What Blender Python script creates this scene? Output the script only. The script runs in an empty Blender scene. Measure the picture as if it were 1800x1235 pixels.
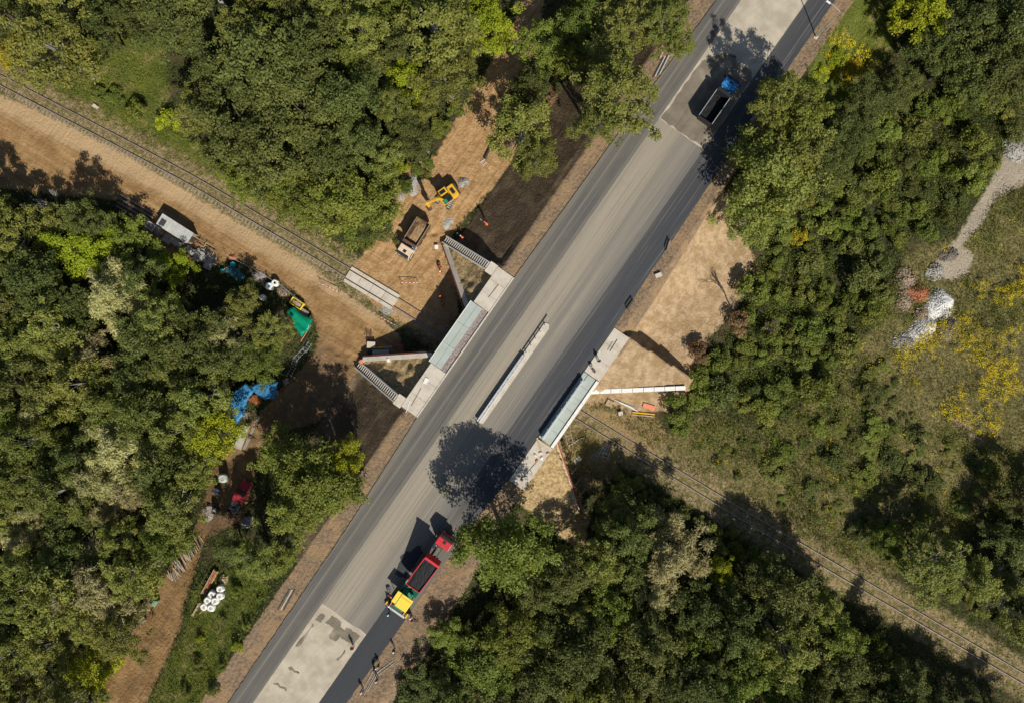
import bpy, math, random
import numpy as np
from mathutils import Vector, Matrix
from math import radians, pi, sin, cos, atan2, hypot, sqrt

# ------------------------------------------------------------------ camera, world, sun, exposure
SC = bpy.context.scene
COL = SC.collection
CAM_H, FPX = 122.0, 1270.0
cam = bpy.data.cameras.new('camera')
camo = bpy.data.objects.new('camera', cam)
COL.objects.link(camo)
camo.location = (0, 0, CAM_H)
camo.rotation_euler = (0, 0, 0)
cam.sensor_fit = 'HORIZONTAL'
cam.angle = 2 * math.atan(900 / FPX)
cam.clip_end = 2000
SC.camera = camo

SUN_EL = 43.0
SH = Vector((-0.37, 0.93, 0)).normalized()            # direction shadows fall on the ground
world = bpy.data.worlds.new('World')
SC.world = world
world.use_nodes = True
wn = world.node_tree.nodes
wl = world.node_tree.links
wn.clear()
sky = wn.new('ShaderNodeTexSky'); sky.sky_type = 'NISHITA'; sky.sun_disc = False
sky.sun_elevation = radians(SUN_EL)
sky.sun_rotation = atan2(-SH.x, -SH.y)
bg = wn.new('ShaderNodeBackground'); bg.inputs[1].default_value = 0.055
wo = wn.new('ShaderNodeOutputWorld')
wl.new(sky.outputs[0], bg.inputs[0]); wl.new(bg.outputs[0], wo.inputs[0])

sun = bpy.data.lights.new('sun', 'SUN'); sun.energy = 4.3; sun.angle = radians(0.5); sun.color = (1.0, 0.93, 0.82)
suno = bpy.data.objects.new('sun', sun); COL.objects.link(suno)
ldir = Vector((SH.x * cos(radians(SUN_EL)), SH.y * cos(radians(SUN_EL)), -sin(radians(SUN_EL))))
suno.rotation_euler = ldir.to_track_quat('-Z', 'Y').to_euler()
suno.location = (40, -80, 90)
SC.view_settings.view_transform = 'Standard'
SC.view_settings.look = 'None'
SC.view_settings.exposure = 0.35
SC.view_settings.gamma = 1.0
SC.view_settings.use_curve_mapping = False

# ------------------------------------------------------------------ coordinates
RZ = 7.0                                              # road level above the railway
DV = np.array((0.571, 0.821)); DU = np.array((0.821, -0.571))
ROADROT = math.atan2(-0.571, 0.821)                   # rotation of the (u, v) frame
def P(px, py, z=0.0):
    s = (CAM_H - z) / FPX
    return ((px - 900.0) * s, (617.5 - py) * s, z)
def UV(u, v, z=0.0):
    return (u * DU[0] + v * DV[0], u * DU[1] + v * DV[1], z)
def toUV(x, y):
    return x * DU[0] + y * DU[1], x * DV[0] + y * DV[1]

# ------------------------------------------------------------------ value noise (numpy)
def _hash(ix, iy, seed):
    n = (ix.astype(np.int64) * 374761393 + iy.astype(np.int64) * 668265263 + seed * 974634777) & 0x7fffffff
    n = ((n ^ (n >> 13)) * 1274126177) & 0x7fffffff
    n = n ^ (n >> 16)
    return (n & 0xffff) / 65535.0
def vnoise(x, y, s, seed=1):
    x = np.asarray(x, float) / s; y = np.asarray(y, float) / s
    ix = np.floor(x); iy = np.floor(y); fx = x - ix; fy = y - iy
    fx = fx * fx * (3 - 2 * fx); fy = fy * fy * (3 - 2 * fy)
    a = _hash(ix, iy, seed); b = _hash(ix + 1, iy, seed); c = _hash(ix, iy + 1, seed); d = _hash(ix + 1, iy + 1, seed)
    return (a * (1 - fx) + b * fx) * (1 - fy) + (c * (1 - fx) + d * fx) * fy - 0.5
def fbm(x, y, s, seed=1, o=3):
    r = 0; a = 1.0
    for i in range(o):
        r = r + a * vnoise(x, y, s, seed + i * 17); s *= 0.5; a *= 0.5
    return r
def sst(a, b, x):
    t = np.clip((x - a) / (b - a), 0, 1); return t * t * (3 - 2 * t)

# ------------------------------------------------------------------ signed distance to polygons
def sdf(poly, x, y):
    """positive inside"""
    x = np.asarray(x, float); y = np.asarray(y, float)
    d = np.full(x.shape, 1e9); ins = np.zeros(x.shape, bool)
    n = len(poly)
    for i in range(n):
        ax, ay = poly[i]; bx, by = poly[(i + 1) % n]
        ex, ey = bx - ax, by - ay
        L = ex * ex + ey * ey + 1e-12
        t = np.clip(((x - ax) * ex + (y - ay) * ey) / L, 0, 1)
        dx = x - ax - t * ex; dy = y - ay - t * ey
        d = np.minimum(d, dx * dx + dy * dy)
        c = ((ay > y) != (by > y)) & (x < (bx - ax) * (y - ay) / (by - ay + 1e-12) + ax)
        ins ^= c
    d = np.sqrt(d)
    return np.where(ins, d, -d)
def pp(pts, z=0.0):
    return [P(a, b, z)[:2] for a, b in pts]
def uvp(pts):
    return [UV(a, b)[:2] for a, b in pts]

# ------------------------------------------------------------------ terrain height
CORR = [(-140, 4.5), (-60, 7.0), (-20.0, 8.2), (-10.2, 1.4), (13.6, 1.5), (26.5, 11.2), (60, 16), (140, 14),
        (140, -60), (60, -30), (24.8, -15.6), (13.6, -7.5), (-10.4, -7.5), (-19.6, -15.2), (-60, -24), (-140, -30)]
def height(x, y):
    x = np.asarray(x, float); y = np.asarray(y, float)
    u = x * DU[0] + y * DU[1]; v = x * DV[0] + y * DV[1]
    # left slope
    uc = np.where((v > -17.5) & (v < 10.2), -9.4, -8.6)
    zl = 7.0 - np.maximum(uc - u, 0) / (1.4 + 1.8 * sst(-32, -46, v))
    dl = -9.5 - u
    zl = np.where((dl > 0) & (((v > -16.4) & (v < -7)) | ((v > 1) & (v < 8.6))), np.maximum(6.35 - dl / 1.85, 0), zl)
    # right slopes
    cone = ((v > 1) & (v < 12.6 + 0.08 * (u - 14))) | ((v < -7) & (v > -17.8))
    zc = 7.0 - np.maximum(u - 14.2, 0) / np.where(v > 0, 3.0, 2.2) - np.maximum(u - 26.5, 0) * 1.1
    dn = np.maximum(u - 12.2, 0)
    zne = np.where(dn < .5, 7.0, 7.0 * np.exp(-(dn - .5) / np.where(v < 26, 2.3, 3.4)))
    zsw = 7.0 - np.maximum(u - 14.5, 0) / 2.3
    zr = np.where(cone, zc, np.where(v > 0, zne, zsw))
    z = np.where(u < 2.0, zl, zr)
    z = np.maximum(z, 0)
    road = (u > -8.0) & (u < 12.0)
    z = np.where(road, 6.9, z)
    shoulder = ((u > -9.0) & (u <= -5)) | ((u < 12.5) & (u >= 10))
    z = np.where(shoulder, np.minimum(z, 6.93), z)
    ins = sdf(uvp(CORR), x, y) > 0
    z = np.where(ins, 0.0, z)
    # roughness
    off = np.clip((z < 6.5), 0, 1)
    soft = sst(0.4, 3.0, z)
    rough = 0.22 * fbm(x, y, 2.4, 5) + 0.5 * fbm(x, y, 14, 9)
    rough = np.where(z > 6.5, 0.05 * fbm(x, y, 1.2, 5), rough)
    conem = cone | ((u < -9.4) & (v > -16.5) & (v < 8.6)) & (z > 0.2) & (u > -20.5)
    clod = np.where((u < 0) | (v < 0), 0.75, 0.16)
    rough = np.where(conem & ~ins & (np.abs(u) < 28) & (z < 6.9), clod * fbm(x, y, 1.1, 31, 2) - 0.1, rough)
    # keep the track bed flat
    tr = trackdist(x, y)
    rough = rough * sst(1.2, 4.5, tr)
    rough = np.where(road, 0, rough)
    return z + rough
def H1(x, y):
    return float(height(np.array([x]), np.array([y]))[0])

# railway centre line
TPX = [(-420, -75), (-150, 64), (0, 141), (321, 309), (450, 384), (614, 481), (745, 562), (1006, 722), (1180, 828), (1350, 930), (1800, 1193), (2150, 1400)]
TW = np.array([P(a, b, 0.2)[:2] for a, b in TPX])
def catmull(pts, n=24):
    out = []
    m = len(pts)
    for i in range(m - 1):
        p0 = pts[max(i - 1, 0)]; p1 = pts[i]; p2 = pts[i + 1]; p3 = pts[min(i + 2, m - 1)]
        d = np.linalg.norm(p2 - p1)
        m1 = (p2 - p0) / max(np.linalg.norm(p2 - p1) + np.linalg.norm(p1 - p0), 1e-6) * d
        m2 = (p3 - p1) / max(np.linalg.norm(p3 - p2) + np.linalg.norm(p2 - p1), 1e-6) * d
        for k in range(n):
            t = k / n
            out.append((2 * t**3 - 3 * t**2 + 1) * p1 + (t**3 - 2 * t**2 + t) * m1 + (-2 * t**3 + 3 * t**2) * p2 + (t**3 - t**2) * m2)
    out.append(pts[-1])
    return np.array(out)
TRACK = catmull(TW, 14)
def trackdist(x, y):
    x = np.asarray(x, float); y = np.asarray(y, float)
    d = np.full(x.shape, 1e9)
    for i in range(0, len(TRACK) - 1, 2):
        a = TRACK[i]; b = TRACK[min(i + 2, len(TRACK) - 1)]
        e = b - a; L = e @ e
        t = np.clip(((x - a[0]) * e[0] + (y - a[1]) * e[1]) / L, 0, 1)
        d = np.minimum(d, np.hypot(x - a[0] - t * e[0], y - a[1] - t * e[1]))
    return d

# ------------------------------------------------------------------ materials
class G:
    """small helper around a node tree"""
    def __init__(s, name):
        s.m = bpy.data.materials.new(name); s.m.use_nodes = True
        s.nt = s.m.node_tree; s.nt.nodes.clear()
        s.out = s.nt.nodes.new('ShaderNodeOutputMaterial')
        s.b = s.nt.nodes.new('ShaderNodeBsdfPrincipled')
        s.nt.links.new(s.b.outputs[0], s.out.inputs[0])
        s.b.inputs['Roughness'].default_value = 0.85
        s.b.inputs['Specular IOR Level'].default_value = 0.25
        s._oc = None
    def S(s, inp, v):
        if isinstance(v, bpy.types.NodeSocket): s.nt.links.new(v, inp)
        elif v is not None:
            if isinstance(v, (tuple, list)) and len(v) == 3 and inp.type == 'RGBA': v = (*v, 1)
            inp.default_value = v
    def co(s, kind='Object'):
        n = s.nt.nodes.new('ShaderNodeTexCoord'); return n.outputs[kind]
    def map(s, vec, scale=(1, 1, 1), rot=None):
        if rot:
            n = s.nt.nodes.new('ShaderNodeMapping'); s.S(n.inputs[0], vec)
            n.inputs['Rotation'].default_value = rot; vec = n.outputs[0]
        n = s.nt.nodes.new('ShaderNodeMapping'); s.S(n.inputs[0], vec)
        n.inputs['Scale'].default_value = scale
        return n.outputs[0]
    def noise(s, vec, scale, detail=4, rough=0.6, dist=0):
        n = s.nt.nodes.new('ShaderNodeTexNoise'); s.S(n.inputs['Vector'], vec)
        n.inputs['Scale'].default_value = scale; n.inputs['Detail'].default_value = detail
        n.inputs['Roughness'].default_value = rough; n.inputs['Distortion'].default_value = dist
        return n.outputs[0]
    def vor(s, vec, scale, feature='F1', out=0):
        n = s.nt.nodes.new('ShaderNodeTexVoronoi'); s.S(n.inputs['Vector'], vec); n.feature = feature
        n.inputs['Scale'].default_value = scale; return n.outputs[out]
    def ramp(s, fac, stops, interp='LINEAR'):
        n = s.nt.nodes.new('ShaderNodeValToRGB'); s.S(n.inputs[0], fac)
        cr = n.color_ramp; cr.interpolation = interp
        while len(cr.elements) > 1: cr.elements.remove(cr.elements[-1])
        for i, (p, c) in enumerate(stops):
            e = cr.elements[0] if i == 0 else cr.elements.new(p)
            e.position = p
            e.color = (c, c, c, 1) if isinstance(c, (int, float)) else (*c, 1)
        return n.outputs[0]
    def mix(s, f, a, b, mode='MIX'):
        n = s.nt.nodes.new('ShaderNodeMix'); n.data_type = 'RGBA'; n.blend_type = mode
        s.S(n.inputs[0], f); s.S(n.inputs[6], a); s.S(n.inputs[7], b); return n.outputs[2]
    def math(s, op, a, b=None, c=None):
        n = s.nt.nodes.new('ShaderNodeMath'); n.operation = op
        s.S(n.inputs[0], a)
        if b is not None: s.S(n.inputs[1], b)
        if c is not None: s.S(n.inputs[2], c)
        return n.outputs[0]
    def step(s, v, a, b):
        n = s.nt.nodes.new('ShaderNodeMapRange'); n.interpolation_type = 'SMOOTHSTEP'
        s.S(n.inputs[0], v); n.inputs[1].default_value = a; n.inputs[2].default_value = b
        n.inputs[3].default_value = 0; n.inputs[4].default_value = 1; return n.outputs[0]
    def attr(s, name):
        n = s.nt.nodes.new('ShaderNodeAttribute'); n.attribute_name = name; return n.outputs['Fac']
    def rnd(s):
        n = s.nt.nodes.new('ShaderNodeObjectInfo'); return n.outputs['Random']
    def sep(s, vec):
        n = s.nt.nodes.new('ShaderNodeSeparateXYZ'); s.S(n.inputs[0], vec); return n.outputs
    def bump(s, h, strength=0.5, dist=0.1):
        n = s.nt.nodes.new('ShaderNodeBump'); s.S(n.inputs['Height'], h)
        n.inputs['Strength'].default_value = strength; n.inputs['Distance'].default_value = dist
        s.nt.links.new(n.outputs[0], s.b.inputs['Normal'])
    def base(s, c): s.S(s.b.inputs['Base Color'], c)

def simple(name, col, rough=0.75, metal=0.0, var=0.25, scale=2.5, bump=0.15, dirt=None, dirtf=0.5, spec=0.3):
    g = G(name); o = g.co()
    n = g.noise(o, scale, 5, 0.65); n2 = g.noise(o, scale * 9, 2)
    lo = tuple(c * (1 - var) for c in col); hi = tuple(min(c * (1 + var), 1) for c in col)
    c = g.mix(n, lo, hi)
    c = g.mix(g.math('MULTIPLY', g.step(n2, 0.5, 0.75), 0.35), c, tuple(x * 0.6 for x in col))
    if dirt: c = g.mix(g.math('MULTIPLY', g.step(g.noise(o, scale * 0.7, 6, 0.7), 0.45, 0.65), dirtf), c, dirt)
    g.base(c); g.b.inputs['Roughness'].default_value = rough; g.b.inputs['Metallic'].default_value = metal
    g.b.inputs['Specular IOR Level'].default_value = spec
    if bump: g.bump(n2, bump, 0.03)
    return g.m

# ------------------------------------------------------------------ mesh building
class MB:
    def __init__(s): s.v = []; s.f = []
    def add(s, vs, fs):
        o = len(s.v); s.v += [tuple(v) for v in vs]; s.f += [tuple(i + o for i in f) for f in fs]; return s
    def box(s, c, size, rz=0.0, ry=0.0, rx=0.0, taper=(1, 1)):
        """box with centre c; top face may be tapered"""
        hx, hy, hz = size[0] / 2, size[1] / 2, size[2] / 2
        M = Matrix.Rotation(rz, 4, 'Z') @ Matrix.Rotation(ry, 4, 'Y') @ Matrix.Rotation(rx, 4, 'X')
        vs = []
        for z in (-1, 1):
            tx, ty = taper if z > 0 else (1, 1)
            for x, y in ((-1, -1), (1, -1), (1, 1), (-1, 1)):
                p = M @ Vector((x * hx * tx, y * hy * ty, z * hz)); vs.append((p.x + c[0], p.y + c[1], p.z + c[2]))
        return s.add(vs, [(3, 2, 1, 0), (4, 5, 6, 7), (0, 1, 5, 4), (1, 2, 6, 5), (2, 3, 7, 6), (3, 0, 4, 7)])
    def bb(s, x0, x1, y0, y1, z0, z1, **k):
        return s.box(((x0 + x1) / 2, (y0 + y1) / 2, (z0 + z1) / 2), (x1 - x0, y1 - y0, z1 - z0), **k)
    def cyl(s, p0, p1, r0, r1=None, n=8, caps=True):
        r1 = r0 if r1 is None else r1
        p0 = Vector(p0); p1 = Vector(p1); d = (p1 - p0)
        if d.length < 1e-6: return s
        d.normalize()
        a = d.orthogonal().normalized(); b = d.cross(a)
        vs = []
        for p, r in ((p0, r0), (p1, r1)):
            for i in range(n):
                t = 2 * pi * i / n; vs.append(p + (a * cos(t) + b * sin(t)) * r)
        fs = [(i, (i + 1) % n, n + (i + 1) % n, n + i) for i in range(n)]
        if caps: fs += [tuple(range(n - 1, -1, -1)), tuple(range(n, 2 * n))]
        return s.add(vs, fs)
    def tube(s, pts, r, n=6):
        """bent tube through points; r may be a list"""
        pts = [Vector(p) for p in pts]; m = len(pts)
        rs = r if isinstance(r, (list, tuple)) else [r] * m
        vs = []; a = None
        for i, p in enumerate(pts):
            d = (pts[min(i + 1, m - 1)] - pts[max(i - 1, 0)]).normalized()
            if a is None: a = d.orthogonal().normalized()
            a = (a - d * a.dot(d)).normalized(); b = d.cross(a)
            for k in range(n):
                t = 2 * pi * k / n; vs.append(p + (a * cos(t) + b * sin(t)) * rs[i])
        fs = []
        for i in range(m - 1):
            for k in range(n):
                fs.append((i * n + k, i * n + (k + 1) % n, (i + 1) * n + (k + 1) % n, (i + 1) * n + k))
        fs += [tuple(range(n - 1, -1, -1)), tuple(range((m - 1) * n, m * n))]
        return s.add(vs, fs)
    def prism(s, poly, z0, z1):
        """poly counter-clockwise in xy; z0 / z1 numbers or per-vertex lists"""
        n = len(poly)
        zl = z0 if isinstance(z0, (list, tuple)) else [z0] * n
        zh = z1 if isinstance(z1, (list, tuple)) else [z1] * n
        vs = [(x, y, zl[i]) for i, (x, y) in enumerate(poly)] + [(x, y, zh[i]) for i, (x, y) in enumerate(poly)]
        fs = [tuple(range(n - 1, -1, -1)), tuple(range(n, 2 * n))] + [(i, (i + 1) % n, n + (i + 1) % n, n + i) for i in range(n)]
        return s.add(vs, fs)
    def side(s, poly, y0, y1):
        """poly in xz, extruded along y"""
        n = len(poly)
        vs = [(x, y0, z) for x, z in poly] + [(x, y1, z) for x, z in poly]
        fs = [tuple(range(n)), tuple(range(2 * n - 1, n - 1, -1))] + [(i, n + i, n + (i + 1) % n, (i + 1) % n) for i in range(n)]
        return s.add(vs, fs)
    def dome(s, c, r, n=10, m=5, sq=(1, 1, 1), full=False, jit=0, rng=None):
        vs = []; fs = []
        lo = -pi / 2 if full else 0
        for j in range(m):
            ph = lo + (pi / 2 - lo) * j / m
            for i in range(n):
                t = 2 * pi * i / n
                q = 1 + (rng.uniform(-jit, jit) if rng else 0)
                vs.append((c[0] + r * sq[0] * q * cos(ph) * cos(t), c[1] + r * sq[1] * q * cos(ph) * sin(t), c[2] + r * sq[2] * q * sin(ph)))
        vs.append((c[0], c[1], c[2] + r * sq[2]))
        for j in range(m - 1):
            for i in range(n): fs.append((j * n + i, j * n + (i + 1) % n, (j + 1) * n + (i + 1) % n, (j + 1) * n + i))
        for i in range(n): fs.append(((m - 1) * n + i, (m - 1) * n + (i + 1) % n, m * n))
        return s.add(vs, fs)
    def mesh(s, name, mat=None):
        me = bpy.data.meshes.new(name); me.from_pydata(s.v, [], s.f); me.update()
        if mat: me.materials.append(mat)
        return me
    def build(s, name, mat, parent=None, bevel=0.0, smooth=False):
        me = s.mesh(name, mat)
        if smooth:
            for p in me.polygons: p.use_smooth = True
        return obj(name, me, parent, bevel)

def obj(name, me, parent=None, bevel=0.0):
    o = bpy.data.objects.new(name, me); COL.objects.link(o)
    if parent: o.parent = parent
    if bevel:
        b = o.modifiers.new('bevel', 'BEVEL'); b.width = bevel; b.segments = 2; b.limit_method = 'ANGLE'
    return o
def tag(o, label=None, cat=None, group=None, kind=None):
    if label: o['label'] = label
    if cat: o['category'] = cat
    if group: o['group'] = group
    if kind: o['kind'] = kind
    return o
def empty(name, loc, rz=0.0, label=None, cat=None, group=None):
    o = bpy.data.objects.new(name, None); COL.objects.link(o)
    o.location = loc; o.rotation_euler = (0, 0, rz); o.empty_display_size = 0.3
    return tag(o, label, cat, group)
def tree_copy(src, parent=None):
    c = src.copy(); COL.objects.link(c)
    if parent: c.parent = parent
    for ch in list(src.children): tree_copy(ch, c)
    return c
def npmesh(name, verts, faces, mat=None, attrs=None):
    """fast mesh from numpy arrays; faces (n, k)"""
    me = bpy.data.meshes.new(name)
    verts = np.ascontiguousarray(verts, dtype=np.float32); faces = np.ascontiguousarray(faces, dtype=np.int32)
    k = faces.shape[1]
    me.vertices.add(len(verts)); me.vertices.foreach_set('co', verts.ravel())
    me.loops.add(faces.size); me.loops.foreach_set('vertex_index', faces.ravel())
    me.polygons.add(len(faces))
    me.polygons.foreach_set('loop_start', np.arange(0, faces.size, k, dtype=np.int32))
    me.polygons.foreach_set('loop_total', np.full(len(faces), k, dtype=np.int32))
    me.update(calc_edges=True)
    for n, a in (attrs or {}).items():
        at = me.attributes.new(n, 'FLOAT', 'POINT'); at.data.foreach_set('value', np.ascontiguousarray(a, dtype=np.float32))
    if mat: me.materials.append(mat)
    return me
# ------------------------------------------------------------------ ground zones
Z = {}
Z['dirt'] = [pp([(-200, 60), (-60, 140), (0, 168), (100, 212), (215, 270), (330, 338), (430, 398), (540, 462), (600, 512), (650, 545), (700, 585), (715, 640),
                 (640, 665), (615, 700), (560, 740), (500, 760), (455, 800), (450, 860), (440, 905), (400, 925), (372, 940), (352, 1000), (338, 1050), (336, 1085), (300, 1170), (268, 1235), (240, 1330),
                 (150, 1330), (180, 1235), (205, 1175), (240, 1105), (268, 1048), (302, 1000), (345, 945), (365, 880), (372, 830), (420, 770), (440, 745), (480, 700), (520, 660), (553, 620), (560, 580), (545, 545),
                 (520, 515), (470, 482), (400, 452), (380, 470), (300, 455), (250, 405), (215, 352), (140, 345), (60, 338), (0, 330), (-200, 300)])]
Z['track'] = [pp([(905, 30), (882, 80), (842, 150), (812, 190), (792, 230), (765, 275), (718, 285), (690, 370), (660, 405), (637, 450), (612, 478), (640, 520), (690, 560), (775, 600), (805, 550), (800, 480), (785, 425), (820, 380),
                  (870, 330), (900, 285), (915, 245), (885, 235), (868, 215), (905, 140), (938, 100), (952, 30), (965, -60), (915, -60)])]
Z['geo'] = [uvp([(-8.3, 9.6), (-8.3, 70), (-18.6, 70), (-18.2, 9.6)]), uvp([(-8.3, -16.9), (-19.4, -17.2), (-20.2, -24), (-19.0, -36), (-8.3, -48)])]
Z['soil'] = [uvp([(-8.5, 9.2), (-20.4, 9.2), (-20, 7.6), (-10, 0.5), (-8.5, 0.5)]), uvp([(-8.5, -6.5), (-10, -6.5), (-19.8, -14.6), (-21, -17), (-8.5, -17)]),
             uvp([(12, -6.5), (13.5, -6.5), (27, -16), (29, -21), (12, -19)])]
Z['sand'] = [pp([(1030, 655), (1085, 560), (1150, 480), (1235, 348), (1275, 345), (1312, 400), (1335, 450), (1318, 500), (1300, 545), (1255, 590), (1230, 640), (1222, 690), (1180, 722), (1120, 735), (1080, 712), (1040, 712), (1010, 705)], 2.5)]
Z['shoulder'] = [uvp([(-8.9, -140), (-8.7, 140), (-4, 140), (-4, -140)]), uvp([(9, -140), (16.2, -140), (16.5, -48), (15.2, -30), (13.5, -17), (9, -17)]), uvp([(9, 9), (14.6, 9), (14.4, 20), (13, 38), (12.6, 140), (9, 140)])]
Z['meadow'] = [pp([(1130, 790), (1180, 760), (1250, 720), (1330, 760), (1400, 720), (1480, 640), (1545, 560), (1590, 440), (1680, 420), (1760, 330), (1800, 290), (1990, 260), (1990, 800), (1800, 850), (1720, 900), (1680, 960), (1640, 1000), (1500, 1010), (1400, 940), (1280, 870)])]
Z['path'] = [pp([(1800, 235), (1900, 180), (1900, 290), (1775, 335), (1745, 355), (1722, 400), (1690, 430), (1712, 450), (1700, 482), (1668, 495), (1640, 480), (1650, 450), (1672, 430), (1700, 388), (1730, 340), (1765, 270)])]
Z['grass'] = [pp([(1470, -20), (1425, 85), (1405, 120), (1400, 150), (1440, 175), (1470, 215), (1500, 190), (1520, 150), (1565, 90), (1585, -60), (1490, -60)]),
              pp([(130, 150), (165, 60), (290, 70), (300, 220), (380, 290), (420, 330), (600, 440), (600, 460), (430, 372), (330, 318), (200, 240), (0, 150), (0, 110)]),
              pp([(500, 1010), (440, 1100), (395, 1200), (370, 1260), (300, 1330), (265, 1260), (318, 1130), (340, 1092), (352, 1030), (400, 990), (470, 980)])]
Z['clear'] = [pp([(1020, 705), (1040, 715), (1150, 735), (1180, 770), (1130, 800)]), pp([(985, 745), (1060, 770), (1090, 830), (1040, 860), (1010, 870)])]

def zone(name, x, y):
    d = np.full(np.shape(x), -50.0)
    for poly in Z[name]: d = np.maximum(d, sdf(poly, x, y))
    return np.clip(d, -8, 8)

# ------------------------------------------------------------------ ground material
def ground_material():
    g = G('ground'); o = g.co()
    nA = g.noise(o, 0.35, 3, 0.65); nB = g.noise(o, 2.2, 3, 0.7); nC = g.noise(o, 7.0, 2, 0.7); nD = g.noise(o, 0.9, 3, 0.7)
    wob = g.math('MULTIPLY', g.math('SUBTRACT', nD, 0.5), 2.6)
    wob2 = g.math('MULTIPLY', g.math('SUBTRACT', nB, 0.5), 1.5)
    wob = g.math('ADD', wob, wob2)
    def fac(name, w=0.25, k=1.0):
        a = g.math('ADD', g.attr('z_' + name), g.math('MULTIPLY', wob, k))
        return g.step(a, -w, w)
    # forest floor
    c = g.mix(g.step(nB, 0.35, 0.7), (0.022, 0.03, 0.010), (0.075, 0.075, 0.028))
    c = g.mix(g.step(nA, 0.5, 0.72), c, (0.085, 0.062, 0.035))
    gr = g.mix(g.step(nC, 0.3, 0.7), (0.045, 0.065, 0.014), (0.14, 0.16, 0.03))
    gr = g.mix(g.step(nA, 0.5, 0.7), gr, (0.19, 0.17, 0.06))
    c = g.mix(fac('grass', 0.8), c, gr)
    me = g.mix(g.step(nB, 0.3, 0.72), (0.075, 0.08, 0.024), (0.26, 0.21, 0.095))
    me = g.mix(g.step(nA, 0.52, 0.66), me, (0.11, 0.105, 0.032))
    c = g.mix(fac('meadow', 1.0), c, me)
    # railway strip: dry straw and ballast
    tr = g.attr('z_rail')
    ra = g.mix(g.step(nB, 0.35, 0.65), (0.17, 0.13, 0.062), (0.34, 0.26, 0.15))
    ra = g.mix(g.step(nD, 0.46, 0.6), ra, (0.13, 0.125, 0.04))
    ra = g.mix(g.step(nC, 0.58, 0.72), ra, (0.10, 0.085, 0.06))
    c = g.mix(g.step(g.math('ADD', tr, g.math('MULTIPLY', wob, 0.9)), 3.9, 2.6), c, ra)
    # soils
    def soil(lo, hi, sp, s1=nB):
        k = g.mix(g.step(s1, 0.3, 0.72), lo, hi)
        return g.mix(g.step(nC, 0.6, 0.75), k, sp)
    rr = radians(31)
    rutA = g.noise(g.map(o, (0.05, 1.5, 1), (0, 0, rr)), 1.0, 3, 0.65, 0.5)
    rutB = g.noise(g.map(o, (1.7, 0.06, 1), (0, 0, radians(35))), 1.0, 3, 0.65, 0.5)
    dA = soil((0.225, 0.132, 0.055), (0.36, 0.228, 0.105), (0.41, 0.275, 0.14), nA)
    dA = g.mix(g.math('MULTIPLY', g.step(rutA, 0.5, 0.64), 0.6), dA, (0.19, 0.112, 0.052))
    dA = g.mix(g.math('MULTIPLY', g.step(rutA, 0.44, 0.30), 0.4), dA, (0.46, 0.33, 0.19))
    dA = g.mix(g.math('MULTIPLY', g.step(nD, 0.55, 0.72), 0.5), dA, (0.17, 0.10, 0.045))
    pb = g.step(g.math('ADD', g.attr('z_rail'), g.math('MULTIPLY', wob, 0.5)), 5.6, 3.6)
    dA = g.mix(g.math('MULTIPLY', pb, 0.75), dA, (0.44, 0.32, 0.185))
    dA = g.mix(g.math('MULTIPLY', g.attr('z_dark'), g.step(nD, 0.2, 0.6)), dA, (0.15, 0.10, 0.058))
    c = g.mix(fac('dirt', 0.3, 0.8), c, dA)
    dB = soil((0.30, 0.175, 0.075), (0.46, 0.30, 0.15), (0.50, 0.36, 0.21), nD)
    dB = g.mix(g.math('MULTIPLY', g.step(rutB, 0.54, 0.66), 0.5), dB, (0.2, 0.11, 0.045))
    dB = g.mix(g.math('MULTIPLY', g.step(rutB, 0.42, 0.32), 0.5), dB, (0.52, 0.37, 0.22))
    c = g.mix(fac('track', 0.3, 0.7), c, dB)
    sd = soil((0.29, 0.2, 0.112), (0.455, 0.335, 0.205), (0.50, 0.39, 0.265), nD)
    sd = g.mix(g.math('MULTIPLY', g.step(nA, 0.5, 0.62), 0.7), sd, (0.27, 0.185, 0.09))
    c = g.mix(fac('sand', 0.5, 0.9), c, sd)
    ck = g.noise(g.map(o, (1, 1, 1)), 5.5, 2, 0.5)
    so = g.mix(g.step(nB, 0.3, 0.7), (0.25, 0.172, 0.08), (0.48, 0.36, 0.19))
    so = g.mix(g.math('MULTIPLY', g.step(ck, 0.58, 0.72), 0.6), so, (0.13, 0.08, 0.04))
    c = g.mix(fac('soil', 0.2, 0.35), c, so)
    ge = g.mix(g.step(nC, 0.3, 0.7), (0.07, 0.048, 0.03), (0.15, 0.11, 0.07))
    ge = g.mix(g.step(nA, 0.45, 0.68), ge, (0.185, 0.14, 0.085))
    c = g.mix(fac('geo', 0.12, 0.15), c, ge)
    sh = soil((0.145, 0.102, 0.066), (0.275, 0.2, 0.128), (0.34, 0.265, 0.18), nB)
    sh = g.mix(g.math('MULTIPLY', g.step(nA, 0.5, 0.6), 0.7), sh, (0.30, 0.20, 0.11))
    c = g.mix(fac('shoulder', 0.15, 0.25), c, sh)
    pa = g.mix(g.step(nC, 0.3, 0.75), (0.24, 0.20, 0.145), (0.46, 0.40, 0.31))
    c = g.mix(fac('path', 0.3, 0.6), c, pa)
    cl = soil((0.20, 0.145, 0.07), (0.34, 0.24, 0.12), (0.12, 0.11, 0.04), nB)
    c = g.mix(fac('clear', 0.6, 0.9), c, cl)
    g.base(c)
    g.b.inputs['Roughness'].default_value = 0.95; g.b.inputs['Specular IOR Level'].default_value = 0.1
    h = g.math('ADD', g.math('MULTIPLY', nC, 0.5), nB)
    h = g.math('ADD', h, g.math('MULTIPLY', g.math('ADD', rutA, rutB), 0.7))
    g.bump(h, 0.8, 0.22)
    return g.m
M_GROUND = ground_material()

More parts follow.
